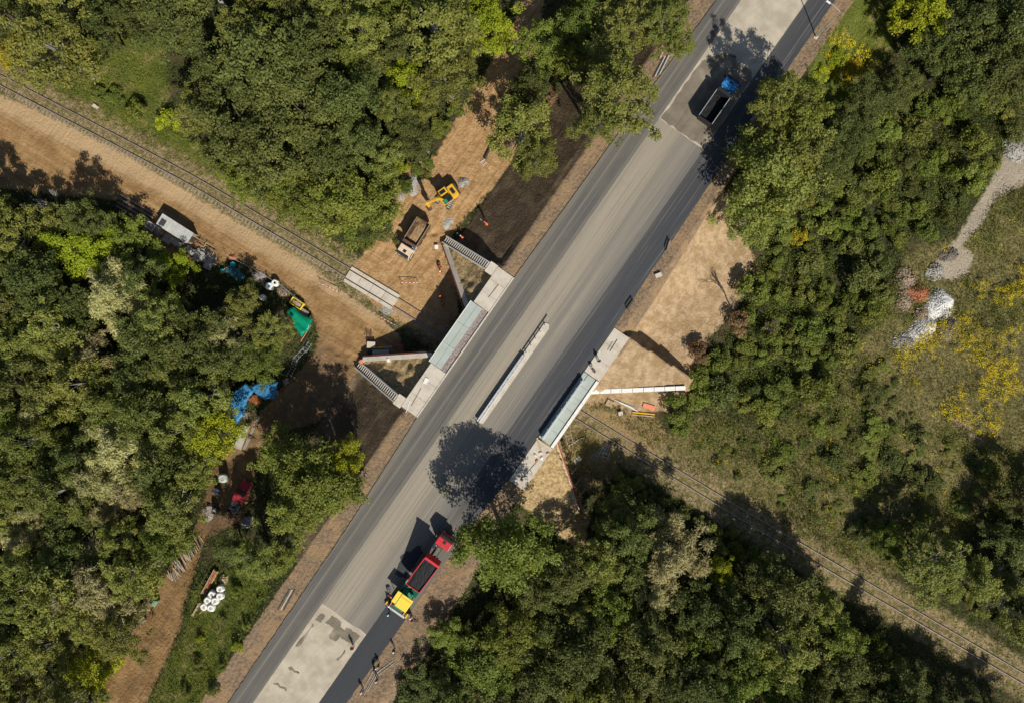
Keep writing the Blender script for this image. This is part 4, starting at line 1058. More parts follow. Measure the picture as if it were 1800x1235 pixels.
k = (((tr < .66) | ((tr > .95) & (tr < 4))) & (fbm(q[:, 0], q[:, 1], 2.2, 5) > np.where(tr > 1, .06, np.where(q[:, 0] < -10, -.35, -.08)))) & ~((u_ > -13) & (u_ < 16)) & (zone('dirt', q[:, 0], q[:, 1]) < 0) & (zone('track', q[:, 0], q[:, 1]) < 0)
cover('trackside_straw', q[k], r_, 3, .16, (.0, .16), (.06, .15), .25, GM['straw'], 'dry straw and weeds growing along the rails', 'weeds', .5)
gp = pp([(1560, 620), (1600, 575), (1660, 560), (1700, 500), (1760, 440), (1830, 430), (1830, 640), (1790, 700), (1740, 770), (1670, 740), (1620, 700)])
q, r_ = scatter([gp], 3.0, 6); k = keep_off(q) & (fbm(q[:, 0], q[:, 1], 3.2, 13) > -.04)
q2, _ = scatter(Z['meadow'], .05, 7); q3, _ = scatter([pp([(1420, 95), (1460, 75), (1520, 90), (1530, 130), (1480, 160), (1430, 140)])], 2.0, 9)
cover('goldenrod', np.concatenate([q[k], q2[keep_off(q2)], q3]), r_, 20, .24, (.6, 1.1), (.06, .13), .5, GM['rod'], 'yellow goldenrod in flower on the waste ground', 'flowers', .6)
# ------------------------------------------------------------------ vehicles (local x = forward)
NE_ = atan2(DV[1], DV[0])
def wheel(parent, x, y, r=.5, w=.32):
    t = MB(); s = 1 if y > 0 else -1
    t.cyl((x, y - w / 2, r), (x, y + w / 2, r), r, n=16); wh = t.build('wheel', M['tyre'], parent, .04)
    MB().cyl((x, y + s * (w / 2 - .03), r), (x, y + s * (w / 2 + .012), r), r * .56, r * .5, 12).build('rim', M['dsteel'], wh)
def dump_truck(loc, rz, label, L, W, bedL, cab, bed, load, tilt=0.0, axles=(0.5, 3.1, 4.4), H=2.75, cabH=2.9, fill=.75, seed=1, rim=None, glassx=.0):
    T = empty('dump_truck', loc, rz, label, 'truck', None)
    f = L / 2; r = -L / 2; cabL = 1.85
    MB().bb(r + .2, f - .3, -.48, -.3, .75, 1.0).bb(r + .2, f - .3, .3, .48, .75, 1.0).bb(r + .5, r + .7, -.3, .3, .78, .95).bb(f - 2.6, f - 2.3, -.3, .3, .78, .95).build('chassis', M['dsteel'], T)
    # cab: side profile with raked windscreen
    pr = [(f - cabL, .65), (f - .12, .65), (f, .95), (f - .03, 1.75), (f - .36, cabH - .1), (f - .62, cabH), (f - cabL + .12, cabH), (f - cabL, cabH - .12)]
    c = MB().side(pr, -W / 2 + .06, W / 2 - .06).build('cab', cab, T, .09)
    MB().add([(f - .005, -W / 2 + .2, 1.83), (f - .005, W / 2 - .2, 1.83), (f - .32, W / 2 - .26, cabH - .14), (f - .32, -W / 2 + .26, cabH - .14)], [(0, 1, 2, 3)]).build('windscreen', M['glass'], c)
    MB().box((f - .28, 0, cabH - .03), (.42, W - .35, .05), ry=.25).build('sun_visor', M['black'], c)
    for s in (-1, 1):
        MB().add([(f - .35, s * (W / 2 - .045), 1.8), (f - 1.35, s * (W / 2 - .045), 1.8), (f - 1.35, s * (W / 2 - .045), cabH - .25), (f - .55, s * (W / 2 - .045), cabH - .25)], [(0, 1, 2, 3)]).build('side_window', M['glass'], c)
        MB().bb(f - .28, f - .1, s * (W / 2 + .16) - .11, s * (W / 2 + .16) + .11, 1.75, 2.3).cyl((f - .2, s * (W / 2 - .08), 2.25), (f - .2, s * (W / 2 + .16), 2.25), .025, n=5).build('mirror', M['black'], c)
        MB().bb(f - .02, f + .03, s * .85 - .18, s * .85 + .18, .78, .98).build('headlight', M['white'], c)
    MB().bb(f - 1.15, f - .65, -.27, .27, cabH - .005, cabH + .05).build('roof_hatch', M['black'], c, .02)
    MB().bb(f - .05, f + .12, -W / 2 + .05, W / 2 - .05, .45, .72).build('bumper', M['dsteel'], T, .03)
    # gear behind the cab
    MB().cyl((f - cabL - .25, .75, .95), (f - cabL - .25, .75, 2.7), .08, n=8).build('exhaust', M['steel'], T)
    MB().bb(f - cabL - .42, f - cabL - .08, -.5, .25, 1.0, 2.0).build('air_filter', M['dsteel'], T, .03)
    MB().bb(f - 3.2, f - 2.2, .62, 1.1, .55, 1.05).build('fuel_tank_or_reflection', M['steel'], T, .06)
    for k, ax in enumerate(axles):
        for s in (-1, 1): wheel(T, f - 1.0 - ax + .5 if k else f - 1.05, s * (W / 2 - .22), .5, .32 if k == 0 else .46)
    # tipping bed, built round its rear hinge
    B = MB(); h = H - 1.15; w = W / 2; t = .07
    B.bb(0, bedL, -w, w, 0, .1); B.bb(.02, bedL - .02, -w, -w + t, .101, h); B.bb(.02, bedL - .02, w - t, w, .101, h); B.bb(-.02, .05, -w + t, w - t, .102, h - .12); B.bb(bedL - .08, bedL, -w + t, w - t, .102, h + .25)
    b = B.build('bed', bed, T); b.location = (r + .1, 0, 1.12); b.rotation_euler = (0, -tilt, 0)
    for s in (-1, 1):
        MB().bb(-.02, bedL, s * w - .05, s * w + .05, h + .003, h + .06).build('bed_rail', rim or bed, b)
        for k in range(5):
            x = bedL * (k + .5) / 5; MB().bb(x - .05, x + .05, s * (w + .002) if s > 0 else -w - .06, s * w + .06 if s > 0 else -w - .002, .05, h).build('bed_rib', bed, b)
    MB().bb(bedL - .02, bedL + .42, -w, w, h + .255, h + .33).build('headboard', bed, b, .02)
    MB().bb(-.07, -.022, -w, w, -.05, h - .1).build('tailgate', bed, b)
    if bed is M['red']:
        for s in (-1, 1): MB().bb(.06, bedL - .1, s * (w - t - .012) - .01, s * (w - t - .012) + .01, .104, h - .015).build('side_liner', M['black'], b)
        MB().bb(bedL - .11, bedL - .085, -w + t + .03, w - t - .03, .104, h + .1).build('front_liner', M['black'], b)
    if load:
        n = 13; m_ = 9; rg = np.random.default_rng(seed); vs = []; fs = []
        for i in range(n):
            for j in range(m_):
                x = .06 + (bedL - .16) * i / (n - 1); y = (-w + t + .005) + (2 * w - 2 * t - .01) * j / (m_ - 1)
                e = min(i, n - 1 - i, 3) / 3 * min(j, m_ - 1 - j, 2) / 2
                vs.append((x, y, h * fill * ((.9 + .1 * e) if load is M['bitumen'] else (.62 + .38 * e)) + rg.uniform(-.06, .06)))
        for i in range(n - 1):
            for j in range(m_ - 1): fs.append((i * m_ + j, (i + 1) * m_ + j, (i + 1) * m_ + j + 1, i * m_ + j + 1))
        MB().add(vs, fs).build('load', load, b)
    return T
dump_truck(UV(8.3, -34.0, 7.05), NE_, 'red dump truck tipping black asphalt into the paver', 9.3, 2.55, 6.0, M['red'], M['red'], M['bitumen'], .33, (0.5, 4.6, 5.9), 2.75, 2.95, .92, 3)
dump_truck(UV(4.15, 50.6, 7.01), NE_, 'blue cabbed dump truck with black empty bed parked on milled road', 7.9, 2.45, 4.9, M['blue'], M['black'], M['bitumen'], 0, (0.5, 3.6, 4.8), 2.7, 2.9, .16, 4, M['steel'])
x, y, _ = P(726, 419, 2.4)
dump_truck((x, y, H1(x, y) + .03), atan2(-42, -26), 'cream cabbed dump truck loaded with soil below the bridge', 6.9, 2.45, 4.2, M['cream'], M['rust'], M['soilload'], 0, (0.5, 3.1, 4.3), 2.7, 2.75, .85, 5, M['wood2'])
# blue gear visible behind the cream cab
cr = [o for o in bpy.data.objects if o.get('label', '').startswith('cream cabbed')][0]
MB().bb(1.05, 1.55, -1.05, 1.05, 1.0, 1.5).bb(1.15, 1.3, -.7, -.5, 1.5, 2.2).build('tool_carrier', M['blue'], cr, .03)

# paver
x, y, _ = UV(8.3, -41.6); PV = empty('asphalt_paver', (x, y, 7.06), NE_, 'asphalt paver with yellow canopy and green hopper at fresh strip', 'paver')
for s in (-1, 1):
    tr = MB().side([(-1.9, .1), (-1.6, 0), (1.3, 0), (1.6, .1), (1.75, .4), (1.5, .72), (-1.7, .72), (-2, .4)], s * .95 - .16, s * .95 + .16).build('crawler_track', M['black'], PV, .05)
    for k in range(4): MB().cyl((-1.3 + .85 * k, s * 1.115, .36), (-1.3 + .85 * k, s * 1.16, .36), .24, n=10).build('track_wheel', M['dsteel'], tr)
MB().bb(-1.9, 1.3, -.85, .85, .74, 1.35).build('engine_body', M['green'], PV, .05)
for s in (-1, 1):
    MB().add([(1.0, s * .12, .55), (2.75, s * .12, .5), (2.75, s * 1.35, 1.05), (1.0, s * 1.35, 1.15), (1.0, s * .12, .45), (2.75, s * .12, .4), (2.75, s * 1.42, .97), (1.0, s * 1.42, 1.05)],
             [(0, 1, 2, 3), (7, 6, 5, 4), (0, 4, 5, 1), (1, 5, 6, 2), (2, 6, 7, 3), (3, 7, 4, 0)]).build('hopper_wing', M['green'], PV)
    for cx_, cz_ in ((-.9, 1.35), (.85, 1.1)): MB().cyl((cx_, s * .95, cz_), (cx_, s * .95, 2.72), .045, n=6).build('canopy_post', M['dsteel'], PV)
    MB().bb(-2.6, -.2, s * 1.3 - .07, s * 1.3 + .07, .55, .75).build('tow_arm', M['amber'], PV, .02)
cn = MB().box((0, -.2, 2.8), (2.25, 2.1, .13), taper=(.97, .97)).build('canopy', M['yellow'], PV, .05)
MB().box((.62, -.25, 2.875), (.07, 1.75, .04)).build('canopy_ridge', M['amber'], cn)
MB().box((.1, 1.26, 2.72), (2.0, .72, .1)).build('side_canopy', M['yellow'], PV, .04)
MB().bb(-2.6, -1.95, -1.75, 1.75, .08, .55).build('screed', M['dsteel'], PV, .04)
MB().bb(-2.95, -2.62, -1.75, 1.75, .3, .36).build('screed_walkway', M['steel'], PV)
for s in (-1, 1): MB().bb(-2.75, -1.9, s * 1.9 - .13, s * 1.9 + .13, .05, .5).build('screed_extension', M['amber'], PV, .03)
MB().bb(-.3, .0, -.25, .25, 1.35, 2.0).build('driver_seat', M['black'], PV, .04)
MB().bb(.35, .55, -.6, .6, 1.35, 2.05).build('control_console', M['black'], PV, .03)

# excavator
x, y, _ = P(785, 346, 1.2); EX = empty('excavator', (x, y, H1(x, y) + .02), atan2(-.58, -.81), 'yellow tracked excavator with raised boom beside the grey gravel heap', 'excavator')
ta = radians(62) - EX.rotation_euler.z
for s in (-1, 1):
    mb = MB(); prof = [(-1.6, .12), (-1.35, 0), (1.35, 0), (1.6, .12), (1.75, .42), (1.5, .75), (-1.5, .75), (-1.75, .42)]
    mb.side(prof, s * 1.0 - .25, s * 1.0 + .25); t = mb.build('crawler_track', M['dsteel'], EX, .04); t.rotation_euler = (0, 0, ta)
    pad = MB().bb(-.09, .09, s * 1.0 - .28, s * 1.0 + .28, .755, .80)
    for k in range(9):
        o = MB().bb(-1.4 + .35 * k - .1, -1.4 + .35 * k + .1, s * 1.0 - .28, s * 1.0 + .28, .753, .80).build('track_shoe', M['steel'], t)
    for k in range(4): MB().cyl((-1.1 + .73 * k, s * 1.26, .35), (-1.1 + .73 * k, s * 1.3, .35), .2, n=10).build('track_roller', M['black'], t)
MB().bb(-.9, .9, -.75, .75, .35, .8).build('undercarriage', M['dsteel'], EX)
MB().cyl((0, 0, .8), (0, 0, 1.05), .6, n=16).build('slew_ring', M['dsteel'], EX)
MB().prism([(-1.7, -1.1), (1.15, -1.1), (1.15, 1.1), (-1.7, 1.1), (-2.0, .7), (-2.0, -.7)], 1.05, 1.35).build('house_floor', M['amber'], EX, .03)
# cab with yellow roof
cb = MB().side([(-.55, 1.35), (1.1, 1.35), (1.2, 1.9), (.95, 2.85), (-.5, 2.85), (-.6, 2.6)], -1.1, -.12).build('cab', M['glass'], EX, .04)
MB().side([(-.62, 2.852), (1.0, 2.852), (.9, 2.95), (-.55, 2.95)], -1.14, -.08).build('cab_roof', M['amber'], cb, .03)
MB().bb(-.3, .72, -.92, -.3, 2.953, 2.975).build('roof_window', M['glass'], cb)
for px_ in (-.56, 1.02):
    for py_ in (-1.09, -.13): MB().bb(px_ - .04, px_ + .04, py_ - .04, py_ + .04, 1.36, 2.84).build('cab_pillar', M['amber'], cb)
MB().bb(-1.95, -.7, -1.05, 1.05, 1.352, 2.15).build('engine_hood', M['amber'], EX, .08)
MB().bb(-1.6, -1.0, -.5, .5, 2.152, 2.2).build('engine_grille', M['black'], EX)
MB().bb(-.65, 1.0, .3, 1.08, 1.352, 1.95).build('side_hood', M['glass'], EX, .05)
MB().bb(.3, .9, .4, 1.0, 1.953, 2.02).build('fuel_tank_or_reflection', M['green'], EX, .03)  # thin green plate painting the green reflection on the dark hood
MB().cyl((-1.3, .6, 2.15), (-1.3, .6, 2.6), .07, n=8).build('exhaust', M['black'], EX)
MB().prism([(-2.3, -.9), (-1.96, -1.1), (-1.96, 1.1), (-2.3, .9)], 1.1, 1.9).build('counterweight', M['dsteel'], EX, .05)
bo = MB().side([(.55, 1.5), (.95, 1.45), (1.9, 4.3), (3.4, 5.75), (3.55, 6.0), (3.3, 6.05), (1.45, 4.75), (1.1, 4.2)], -.04, .32).build('boom', M['amber'], EX, .03)
MB().cyl((.95, .14, 1.55), (1.75, .14, 3.6), .07, n=8).build('boom_cylinder', M['steel'], bo)
sk = MB().side([(3.1, 6.15), (3.75, 5.85), (3.55, 3.2), (3.3, 3.0), (3.15, 3.3)], -.0, .28).build('stick', M['amber'], EX, .03)
MB().cyl((2.3, .14, 5.6), (3.2, .14, 6.2), .06, n=8).build('stick_cylinder', M['steel'], sk)
bk = MB().side([(3.15, 3.2), (3.6, 3.15), (3.9, 2.6), (3.75, 2.1), (3.2, 1.95), (3.35, 2.4), (3.1, 2.7)], -.35, .62).build('bucket', M['rust'], EX, .02)
for k in range(5): MB().box((3.12, -.27 + .21 * k, 1.93), (.22, .07, .06), ry=-.3).build('bucket_tooth', M['steel'], bk)

# red pickup with rubbish
x, y, _ = P(431, 868, 1.4); PK = empty('pickup_truck', (x, y, H1(x, y)), radians(64), 'dull red pickup truck with its load bed full of rubbish', 'truck')
MB().side([(1.0, .45), (2.75, .45), (2.85, .7), (2.75, 1.05), (1.35, 1.2), (1.0, 1.15)], -.88, .88).build('bonnet', M['darkred'], PK, .08)
ck = MB().side([(-.75, .45), (1.3, .45), (1.3, 1.2), (.75, 1.85), (.55, 1.9), (-.65, 1.9), (-.75, 1.8)], -.9, .9).build('cab', M['darkred'], PK, .07)
MB().add([(1.26, -.8, 1.25), (1.26, .8, 1.25), (.78, .7, 1.83), (.78, -.7, 1.83)], [(0, 1, 2, 3)]).build('windscreen', M['glass'], ck)
bd = MB().bb(-2.9, -.8, -.95, .95, .6, .7).bb(-2.9, -.8, -.95, -.88, .7, 1.15).bb(-2.9, -.8, .88, .95, .7, 1.15).bb(-2.9, -2.83, -.88, .88, .7, 1.15).build('load_bed', M['wood3'], PK)
mb = MB(); rng = random.Random(4)
for k in range(46): mb.box((rng.uniform(-2.7, -1.3), rng.uniform(-.75, .75), rng.uniform(.85, 1.25)), (rng.uniform(.1, .5), rng.uniform(.06, .3), rng.uniform(.04, .25)), rng.uniform(0, 3), rng.uniform(-.5, .5))
M['trash'] = simple('pale_rubbish', (0.34, 0.305, 0.275), .85, 0, .5, 4, .2, (.15, .1, .09), .5)
tag(mb.build('rubbish', M['trash'], bd), kind='stuff')
MB().bb(-1.25, -.85, -.8, .8, .7, 1.45).build('tool_box', M['black'], PK, .03)
for sx in (1.85, -1.85):
    for s in (-1, 1): wheel(PK, sx, s * .82, .36, .24)
for s in (-1, 1): MB().bb(2.8, 2.87, s * .65 - .14, s * .65 + .14, .68, .85).build('headlight', M['white'], PK)
MB().bb(2.78, 2.95, -.85, .85, .36, .5).build('bumper', M['dsteel'], PK, .03)

# ------------------------------------------------------------------ people
def body_mesh(pose, seed):
    J = {'pel': (0, 0, .95), 'wai': (0, 0, 1.12), 'che': (0, 0, 1.32), 'nck': (0, 0, 1.5), 'chin': (.02, 0, 1.56), 'hd': (.015, 0, 1.65), 'top': (0, 0, 1.75)}
    if pose == 'bend':
        J.update({'wai': (.14, 0, 1.08), 'che': (.34, 0, 1.2), 'nck': (.5, 0, 1.3), 'chin': (.55, 0, 1.33), 'hd': (.62, 0, 1.37), 'top': (.7, 0, 1.42)})
    V = []; E = []; Rr = []
    def v(p, r): V.append(p); Rr.append(r); return len(V) - 1
    idx = {}
    for n, r in (('pel', .155), ('wai', .14), ('che', .165), ('nck', .06), ('chin', .075), ('hd', .095), ('top', .06)): idx[n] = v(J[n], r)
    for a, b in (('pel', 'wai'), ('wai', 'che'), ('che', 'nck'), ('nck', 'chin'), ('chin', 'hd'), ('hd', 'top')): E.append((idx[a], idx[b]))
    h = Vector(J['hd'])
    E.append((idx['hd'], v((h.x + .115, 0, h.z - .01), .018)))                   # nose
    for s in (-1, 1): E.append((idx['hd'], v((h.x - .01, s * .1, h.z), .022)))    # ears
    ch = Vector(J['che']); pe = Vector(J['pel'])
    for s in (-1, 1):
        st = .22 * s if pose == 'walk' else (.1 if s > 0 else -.14) if pose == 'bend' else .02 * s
        hip = v((0, s * .1, .9), .1); kn = v((st * .5 + .04, s * .11, .5), .068); an = v((st, s * .12, .1), .046); toe = v((st + .17, s * .13, .05), .04)
        E.extend([(idx['pel'], hip), (hip, kn), (kn, an), (an, toe)])
        sh = v((ch.x, s * .19, ch.z + .1), .062)
        if pose == 'bend': el = (ch.x + .17, s * .2, ch.z - .14); wr = (ch.x + .4, s * .12, ch.z - .22)
        elif pose == 'walk': el = (-.1 * s, s * .27, 1.16); wr = (.06 - .1 * s, s * .27, .94)
        else: el = (.02, s * .27, 1.16); wr = (.14, s * .24, .94)
        e_ = v(el, .046); w_ = v(wr, .032)
        E.extend([(idx['che'], sh), (sh, e_), (e_, w_)])
        d = (Vector(wr) - Vector(el)).normalized(); sd = Vector((0, 1, 0)); fw = d.cross(sd).normalized()
        pl = v(tuple(Vector(wr) + d * .07), .034); E.append((w_, pl))
        for k, (o, l) in enumerate(((-.033, .075), (-.011, .088), (.011, .082), (.033, .062))):
            b = Vector(wr) + d * .09 + fw * o; k1 = v(tuple(b), .010); k2 = v(tuple(b + d * l * .55 - sd * s * .01), .009); k3 = v(tuple(b + d * l * .9 - sd * s * .035), .008)
            E.extend([(pl, k1), (k1, k2), (k2, k3)])
        tb = Vector(wr) + d * .045 - fw * .04; t1 = v(tuple(tb), .011); t2 = v(tuple(tb + d * .045 - fw * .02), .009); E.extend([(w_, t1), (t1, t2)])
    me = bpy.data.meshes.new('body_skeleton'); me.from_pydata(V, E, []); o = bpy.data.objects.new('body_skeleton', me); COL.objects.link(o)
    o.modifiers.new('skin', 'SKIN'); sm = o.modifiers.new('sub', 'SUBSURF'); sm.levels = 1; sm.render_levels = 1
    for i, sv in enumerate(me.skin_vertices[0].data): sv.radius = (Rr[i], Rr[i]); sv.use_root = (i == 0)
    dg = bpy.context.evaluated_depsgraph_get(); dg.update(); res = bpy.data.meshes.new_from_object(o.evaluated_get(dg))
    bpy.data.objects.remove(o); res.name = 'body'
    res.materials.clear(); res.materials.append(M['navy']); res.materials.append(M['skin'])
    hz = J['nck'][2] if pose != 'bend' else 9
    for p in res.polygons:
        p.use_smooth = True; c = p.center
        face = (Vector(c) - Vector(J['hd'])).length < .17
        p.material_index = 1 if face else 0
    vest = MB(); ns = 12; rings = [('pel', .17, .21, .03), ('wai', .165, .20, 0), ('che', .185, .235, 0), ('nck', .10, .15, -.03)]
    vs = []; fs = []
    for n, a, b, dz in rings:
        c = Vector(J[n]); ax = (Vector(J['nck']) - Vector(J['pel'])).normalized(); fx = Vector((ax.z, 0, -ax.x))
        for k in range(ns):
            t = 2 * pi * k / ns; q = c + ax * dz + fx * a * cos(t) + Vector((0, 1, 0)) * b * sin(t); vs.append(tuple(q))
    for r in range(3):
        for k in range(ns): fs.append((r * ns + k, r * ns + (k + 1) % ns, (r + 1) * ns + (k + 1) % ns, (r + 1) * ns + k))
    vest.add(vs, fs)
    hl = MB(); c = Vector(J['hd']); up = (Vector(J['top']) - c).normalized(); fx = Vector((up.z, 0, -up.x))
    vs = []; fs = []; n = 12
    for j, (rr, zz) in enumerate(((.155, .025), (.128, .03), (.125, .08), (.095, .135), (.045, .16), (.004, .165))):
        for k in range(n):
            t = 2 * pi * k / n; br = 1.18 if (j == 0 and cos(t) > .5) else 1
            vs.append(tuple(c + up * zz + fx * rr * br * cos(t) + Vector((0, 1, 0)) * rr * sin(t)))
    for j in range(5):
        for k in range(n): fs.append((j * n + k, j * n + (k + 1) % n, (j + 1) * n + (k + 1) % n, (j + 1) * n + k))
    hl.add(vs, fs)
    return res, vest, hl
POSE = {p: body_mesh(p, 1) for p in ('stand', 'walk', 'bend')}
VM = {}
def person(px, py, zoff, rz, pose, vest, helmet, label, ground=None, tool=None):
    b, ve, he = POSE[pose]
    zz = ground if ground is not None else 0
    x, y, _ = P(px, py, zz + .9)
    if ground is None: zz = H1(x, y); x, y, _ = P(px, py, zz + .9); zz = H1(x, y)
    T = empty('person', (x, y, zz + zoff), rz, label, 'person', None)
    obj('body', b, T)
    for nm, src, m in (('vest', ve, vest), ('helmet', he, helmet)):
        if m is None: continue
        k = (pose, nm, m.name)
        if k not in VM:
            VM[k] = src.mesh(nm, m)
            for p in VM[k].polygons: p.use_smooth = True
        obj(nm, VM[k], T)
    if tool:
        S = empty('shovel', (x + .45 * cos(rz), y + .45 * sin(rz), zz), rz, tool, 'shovel')
        MB().cyl((.0, 0, 1.0), (.95, 0, .12), .022, n=6).build('shaft', M['wood'], S)
        MB().box((1.05, 0, .07), (.3, .24, .03), ry=.3).build('blade', M['steel'], S)
    return T
W_ = M['white']; OR = M['orange']; HV = M['hivis']
person(857, 396, 0, 2.4, 'bend', OR, OR, 'worker in orange vest and helmet high on the dark slope', tool='long shovel held by worker high on the dark slope')
person(815, 420, 0, 2.4, 'bend', OR, W_, 'worker in orange vest and white helmet beside slatted stair', tool='long shovel held by worker beside the slatted stair')
person(774, 478, 0, 1.0, 'stand', OR, W_, 'worker in orange vest at red formwork of the stair-side wing wall')
person(772, 467, 0, -1.0, 'bend', OR, OR, 'crouching orange-helmeted worker by the far end of formwork')
person(774, 521, 0, .6, 'stand', M['formred'], OR, 'worker in dull red jacket in shade beside formwork')
person(779, 535, 0, 2.0, 'stand', M['navy'], OR, 'dark-clothed worker with orange helmet in the bridge shadow')
person(774, 864, 0, .8, 'stand', HV, HV, 'worker in yellow vest at the sunlit edge of tree shadow', ground=7.04)
person(782, 853, 0, -2, 'stand', HV, W_, 'worker in yellow vest and white helmet facing tree shadow', ground=7.04)
person(786, 863, 0, 2.6, 'walk', HV, HV, 'worker in yellow vest walking into the tree shadow', ground=7.04)
person(619, 1138, 0, 1.2, 'stand', M['red'], M['red'], 'worker in red jacket standing alone on pale concrete road', ground=7.0)
person(692, 1143, 0, .5, 'stand', M['navy'], W_, 'dark-clothed worker with white helmet on roadside beyond fresh asphalt')
person(657, 1178, 0, .9, 'bend', M['navy'], W_, 'stooping dark-clothed worker over steel pipes by the fresh asphalt')
person(665, 1169, 0, 2.2, 'stand', M['navy'], M['wood'], 'dark-clothed worker with tan cap beside the steel pipes')
person(662, 1195, 0, 2.2, 'stand', M['wood2'], W_, 'worker in grey jacket standing clear of the steel pipes')
person(636, 1214, 0, 1.2, 'stand', W_, W_, 'worker in white shirt at the end of the steel pipes')
person(682, 1043, 0, -.6, 'bend', M['formred'], OR, 'worker in brown-red jacket bending beside the paver canopy', ground=7.05)
person(684, 1062, 0, -.3, 'stand', OR, W_, 'worker in orange vest with white helmet at paver side', ground=7.05)
person(683, 1078, 0, 1.0, 'walk', M['blue'], W_, 'worker in blue jacket stepping on the fresh asphalt behind paver', ground=7.06, tool='asphalt rake shovel held by blue-jacketed worker behind paver')
person(722, 1084, 0, 2.4, 'stand', W_, W_, 'worker in white shirt on the road edge beside paver screed')
person(724, 1090, 0, 2.4, 'walk', M['formred'], OR, 'worker in dull red jacket walking on shoulder beside paver')
person(1053, 634, 0, 2.0, 'stand', M['navy'], M['black'], 'dark-clothed worker standing on the east walkway slab', ground=7.1)
person(1041, 647, 0, -1.0, 'bend', M['wood2'], M['black'], 'worker in grey jacket stooping at the end of green deck panels', ground=7.1)
# ------------------------------------------------------------------ site objects
def at(px, py, zt=0.0):
    """ground point for a thing whose visible top is about zt above the ground"""
    x, y, _ = P(px, py, zt); g0 = H1(x, y); x, y, _ = P(px, py, zt + g0); return x, y, H1(x, y)
def ang(p, q): return atan2(-(q[1] - p[1]), q[0] - p[0])
def mid(p, q): return ((p[0] + q[0]) / 2, (p[1] + q[1]) / 2)
def bar(name, p, q, w, h, m, label, cat, group=None, zt=.2, lift=0.0, round_=False):
    c = mid(p, q); x, y, z = at(c[0], c[1], zt); L = hypot(q[0] - p[0], q[1] - p[1]) * (CAM_H - z) / FPX
    a = P(*p, z)[:2]; b = P(*q, z)[:2]; za = H1(*a); zb = H1(*b)
    mb = MB()
    if round_: mb.cyl((-L / 2, 0, w / 2), (L / 2, 0, w / 2), w / 2, w * .42, 8)
    else: mb.bb(-L / 2, L / 2, -w / 2, w / 2, 0, h)
    o = mb.build(name, m); o.location = (x, y, max((za + zb) / 2, z) + lift); o.rotation_euler = (0, -math.atan2(zb - za, L), ang(p, q))
    return tag(o, label, cat, group)

# street lamp at the north-east road edge
x, y, z = at(1434, 66, 0); LP = empty('street_lamp', (x, y, z), ROADROT, 'grey street lamp with curved arm beside the shaded lane', 'street lamp')
MB().cyl((0, 0, -.2), (0, 0, 8.6), .11, .06, 10).build('pole', M['steel'], LP)
MB().bb(-.3, .3, -.3, .3, -.1, .12).build('base_plate', M['conc'], LP, .02)
MB().tube([(0, 0, 8.5), (-.3, 0, 8.75), (-1.0, 0, 8.9), (-2.0, 0, 8.95)], .045, 6).build('arm', M['steel'], LP)
MB().box((-2.3, 0, 8.93), (.75, .3, .14), taper=(.9, .7)).build('lamp_head', M['white'], LP, .03)

# striped barriers at the crossing
M['stripe'] = (lambda g: (g.base(g.ramp(g.math('FRACT', g.math('MULTIPLY', g.sep(g.co())[0], 1.6)), [(0, (.75, .73, .68)), (.5, (.55, .06, .04))], 'CONSTANT')), g.m)[1])(G('red_white_stripes'))
def barrier(p, q, label):
    c = mid(p, q); x, y, z = at(*c, 1.0); L = hypot(q[0] - p[0], q[1] - p[1]) * .0955
    B = empty('striped_barrier', (x, y, z), ang(p, q), label, 'barrier', None)
    MB().cyl((-L / 2, 0, 1.0), (L / 2, 0, 1.0), .05, n=8).build('striped_pole', M['stripe'], B)
    for s in (-1, 1):
        MB().cyl((s * L / 2.2, -.3, 0), (s * L / 2.2, 0, 1.02), .03, n=6).cyl((s * L / 2.2, .3, 0), (s * L / 2.2, 0, 1.02), .03, n=6).build('trestle', M['dsteel'], B)
    MB().cyl((-L / 2.2, .25, .12), (L / 2.2, .02, .95), .022, n=5).build('brace', M['dsteel'], B)
barrier((560, 497), (597, 514), 'red and white barrier on the dirt road side of crossing')
barrier((703, 497), (735, 497), 'red and white barrier beside the cream truck')
barrier((668, 557), (694, 571), 'red and white barrier between crossing and bridge shadow')

# piles ------------------------------------------------------------
def pile(px, py, rpx, h, m, label, seed, sq=1.0, rz=0.0, stones=160, sr=(.06, .2), name='rubble_heap', cat='rubble'):
    x, y, z = at(px, py, h * .4); R = rpx / 10.5; rng = random.Random(seed)
    T = empty(name, (x, y, z), rz, label, cat)
    n = 20; k = 7; vs = []; fs = []
    for j in range(k):
        t = j / (k - 1); 
        for i in range(n):
            a = 2 * pi * i / n; r = R * (1 - t) * (1 + .22 * sin(2 * a + seed) + .14 * sin(3 * a + seed * 2) + rng.uniform(-.06, .06))
            vs.append((r * cos(a), r * sin(a) * sq, h * (t ** .8) * rng.uniform(.85, 1.1) - .25 * (j == 0)))
    for j in range(k - 1):
        for i in range(n): fs.append((j * n + i, j * n + (i + 1) % n, (j + 1) * n + (i + 1) % n, (j + 1) * n + i))
    MB().add(vs, fs).build('mound', m, T)
    g = MB()
    for q in range(stones):
        a = rng.uniform(0, 2 * pi); t = sqrt(rng.random()); r = R * t * 1.08; zz = h * max(1 - t, 0) ** .8
        s = rng.uniform(*sr); g.box((r * cos(a), r * sin(a) * sq, zz), (s * 2, s * rng.uniform(.9, 2), s * rng.uniform(.6, 1.6)), rng.uniform(0, 3), rng.uniform(-.7, .7), rng.uniform(-.7, .7), (rng.uniform(.5, 1), rng.uniform(.5, 1)))
    tag(g.build('stones', m, T), kind='stuff')
    return T
M['rwhite'] = simple('white_rubble', (0.66, 0.65, 0.63), .9, 0, .35, 3, .3, (.3, .3, .31), .5)
M['rbrown'] = simple('brown_rubble', (0.33, 0.25, 0.18), .95, 0, .45, 3, .4, (.13, .1, .075), .6)
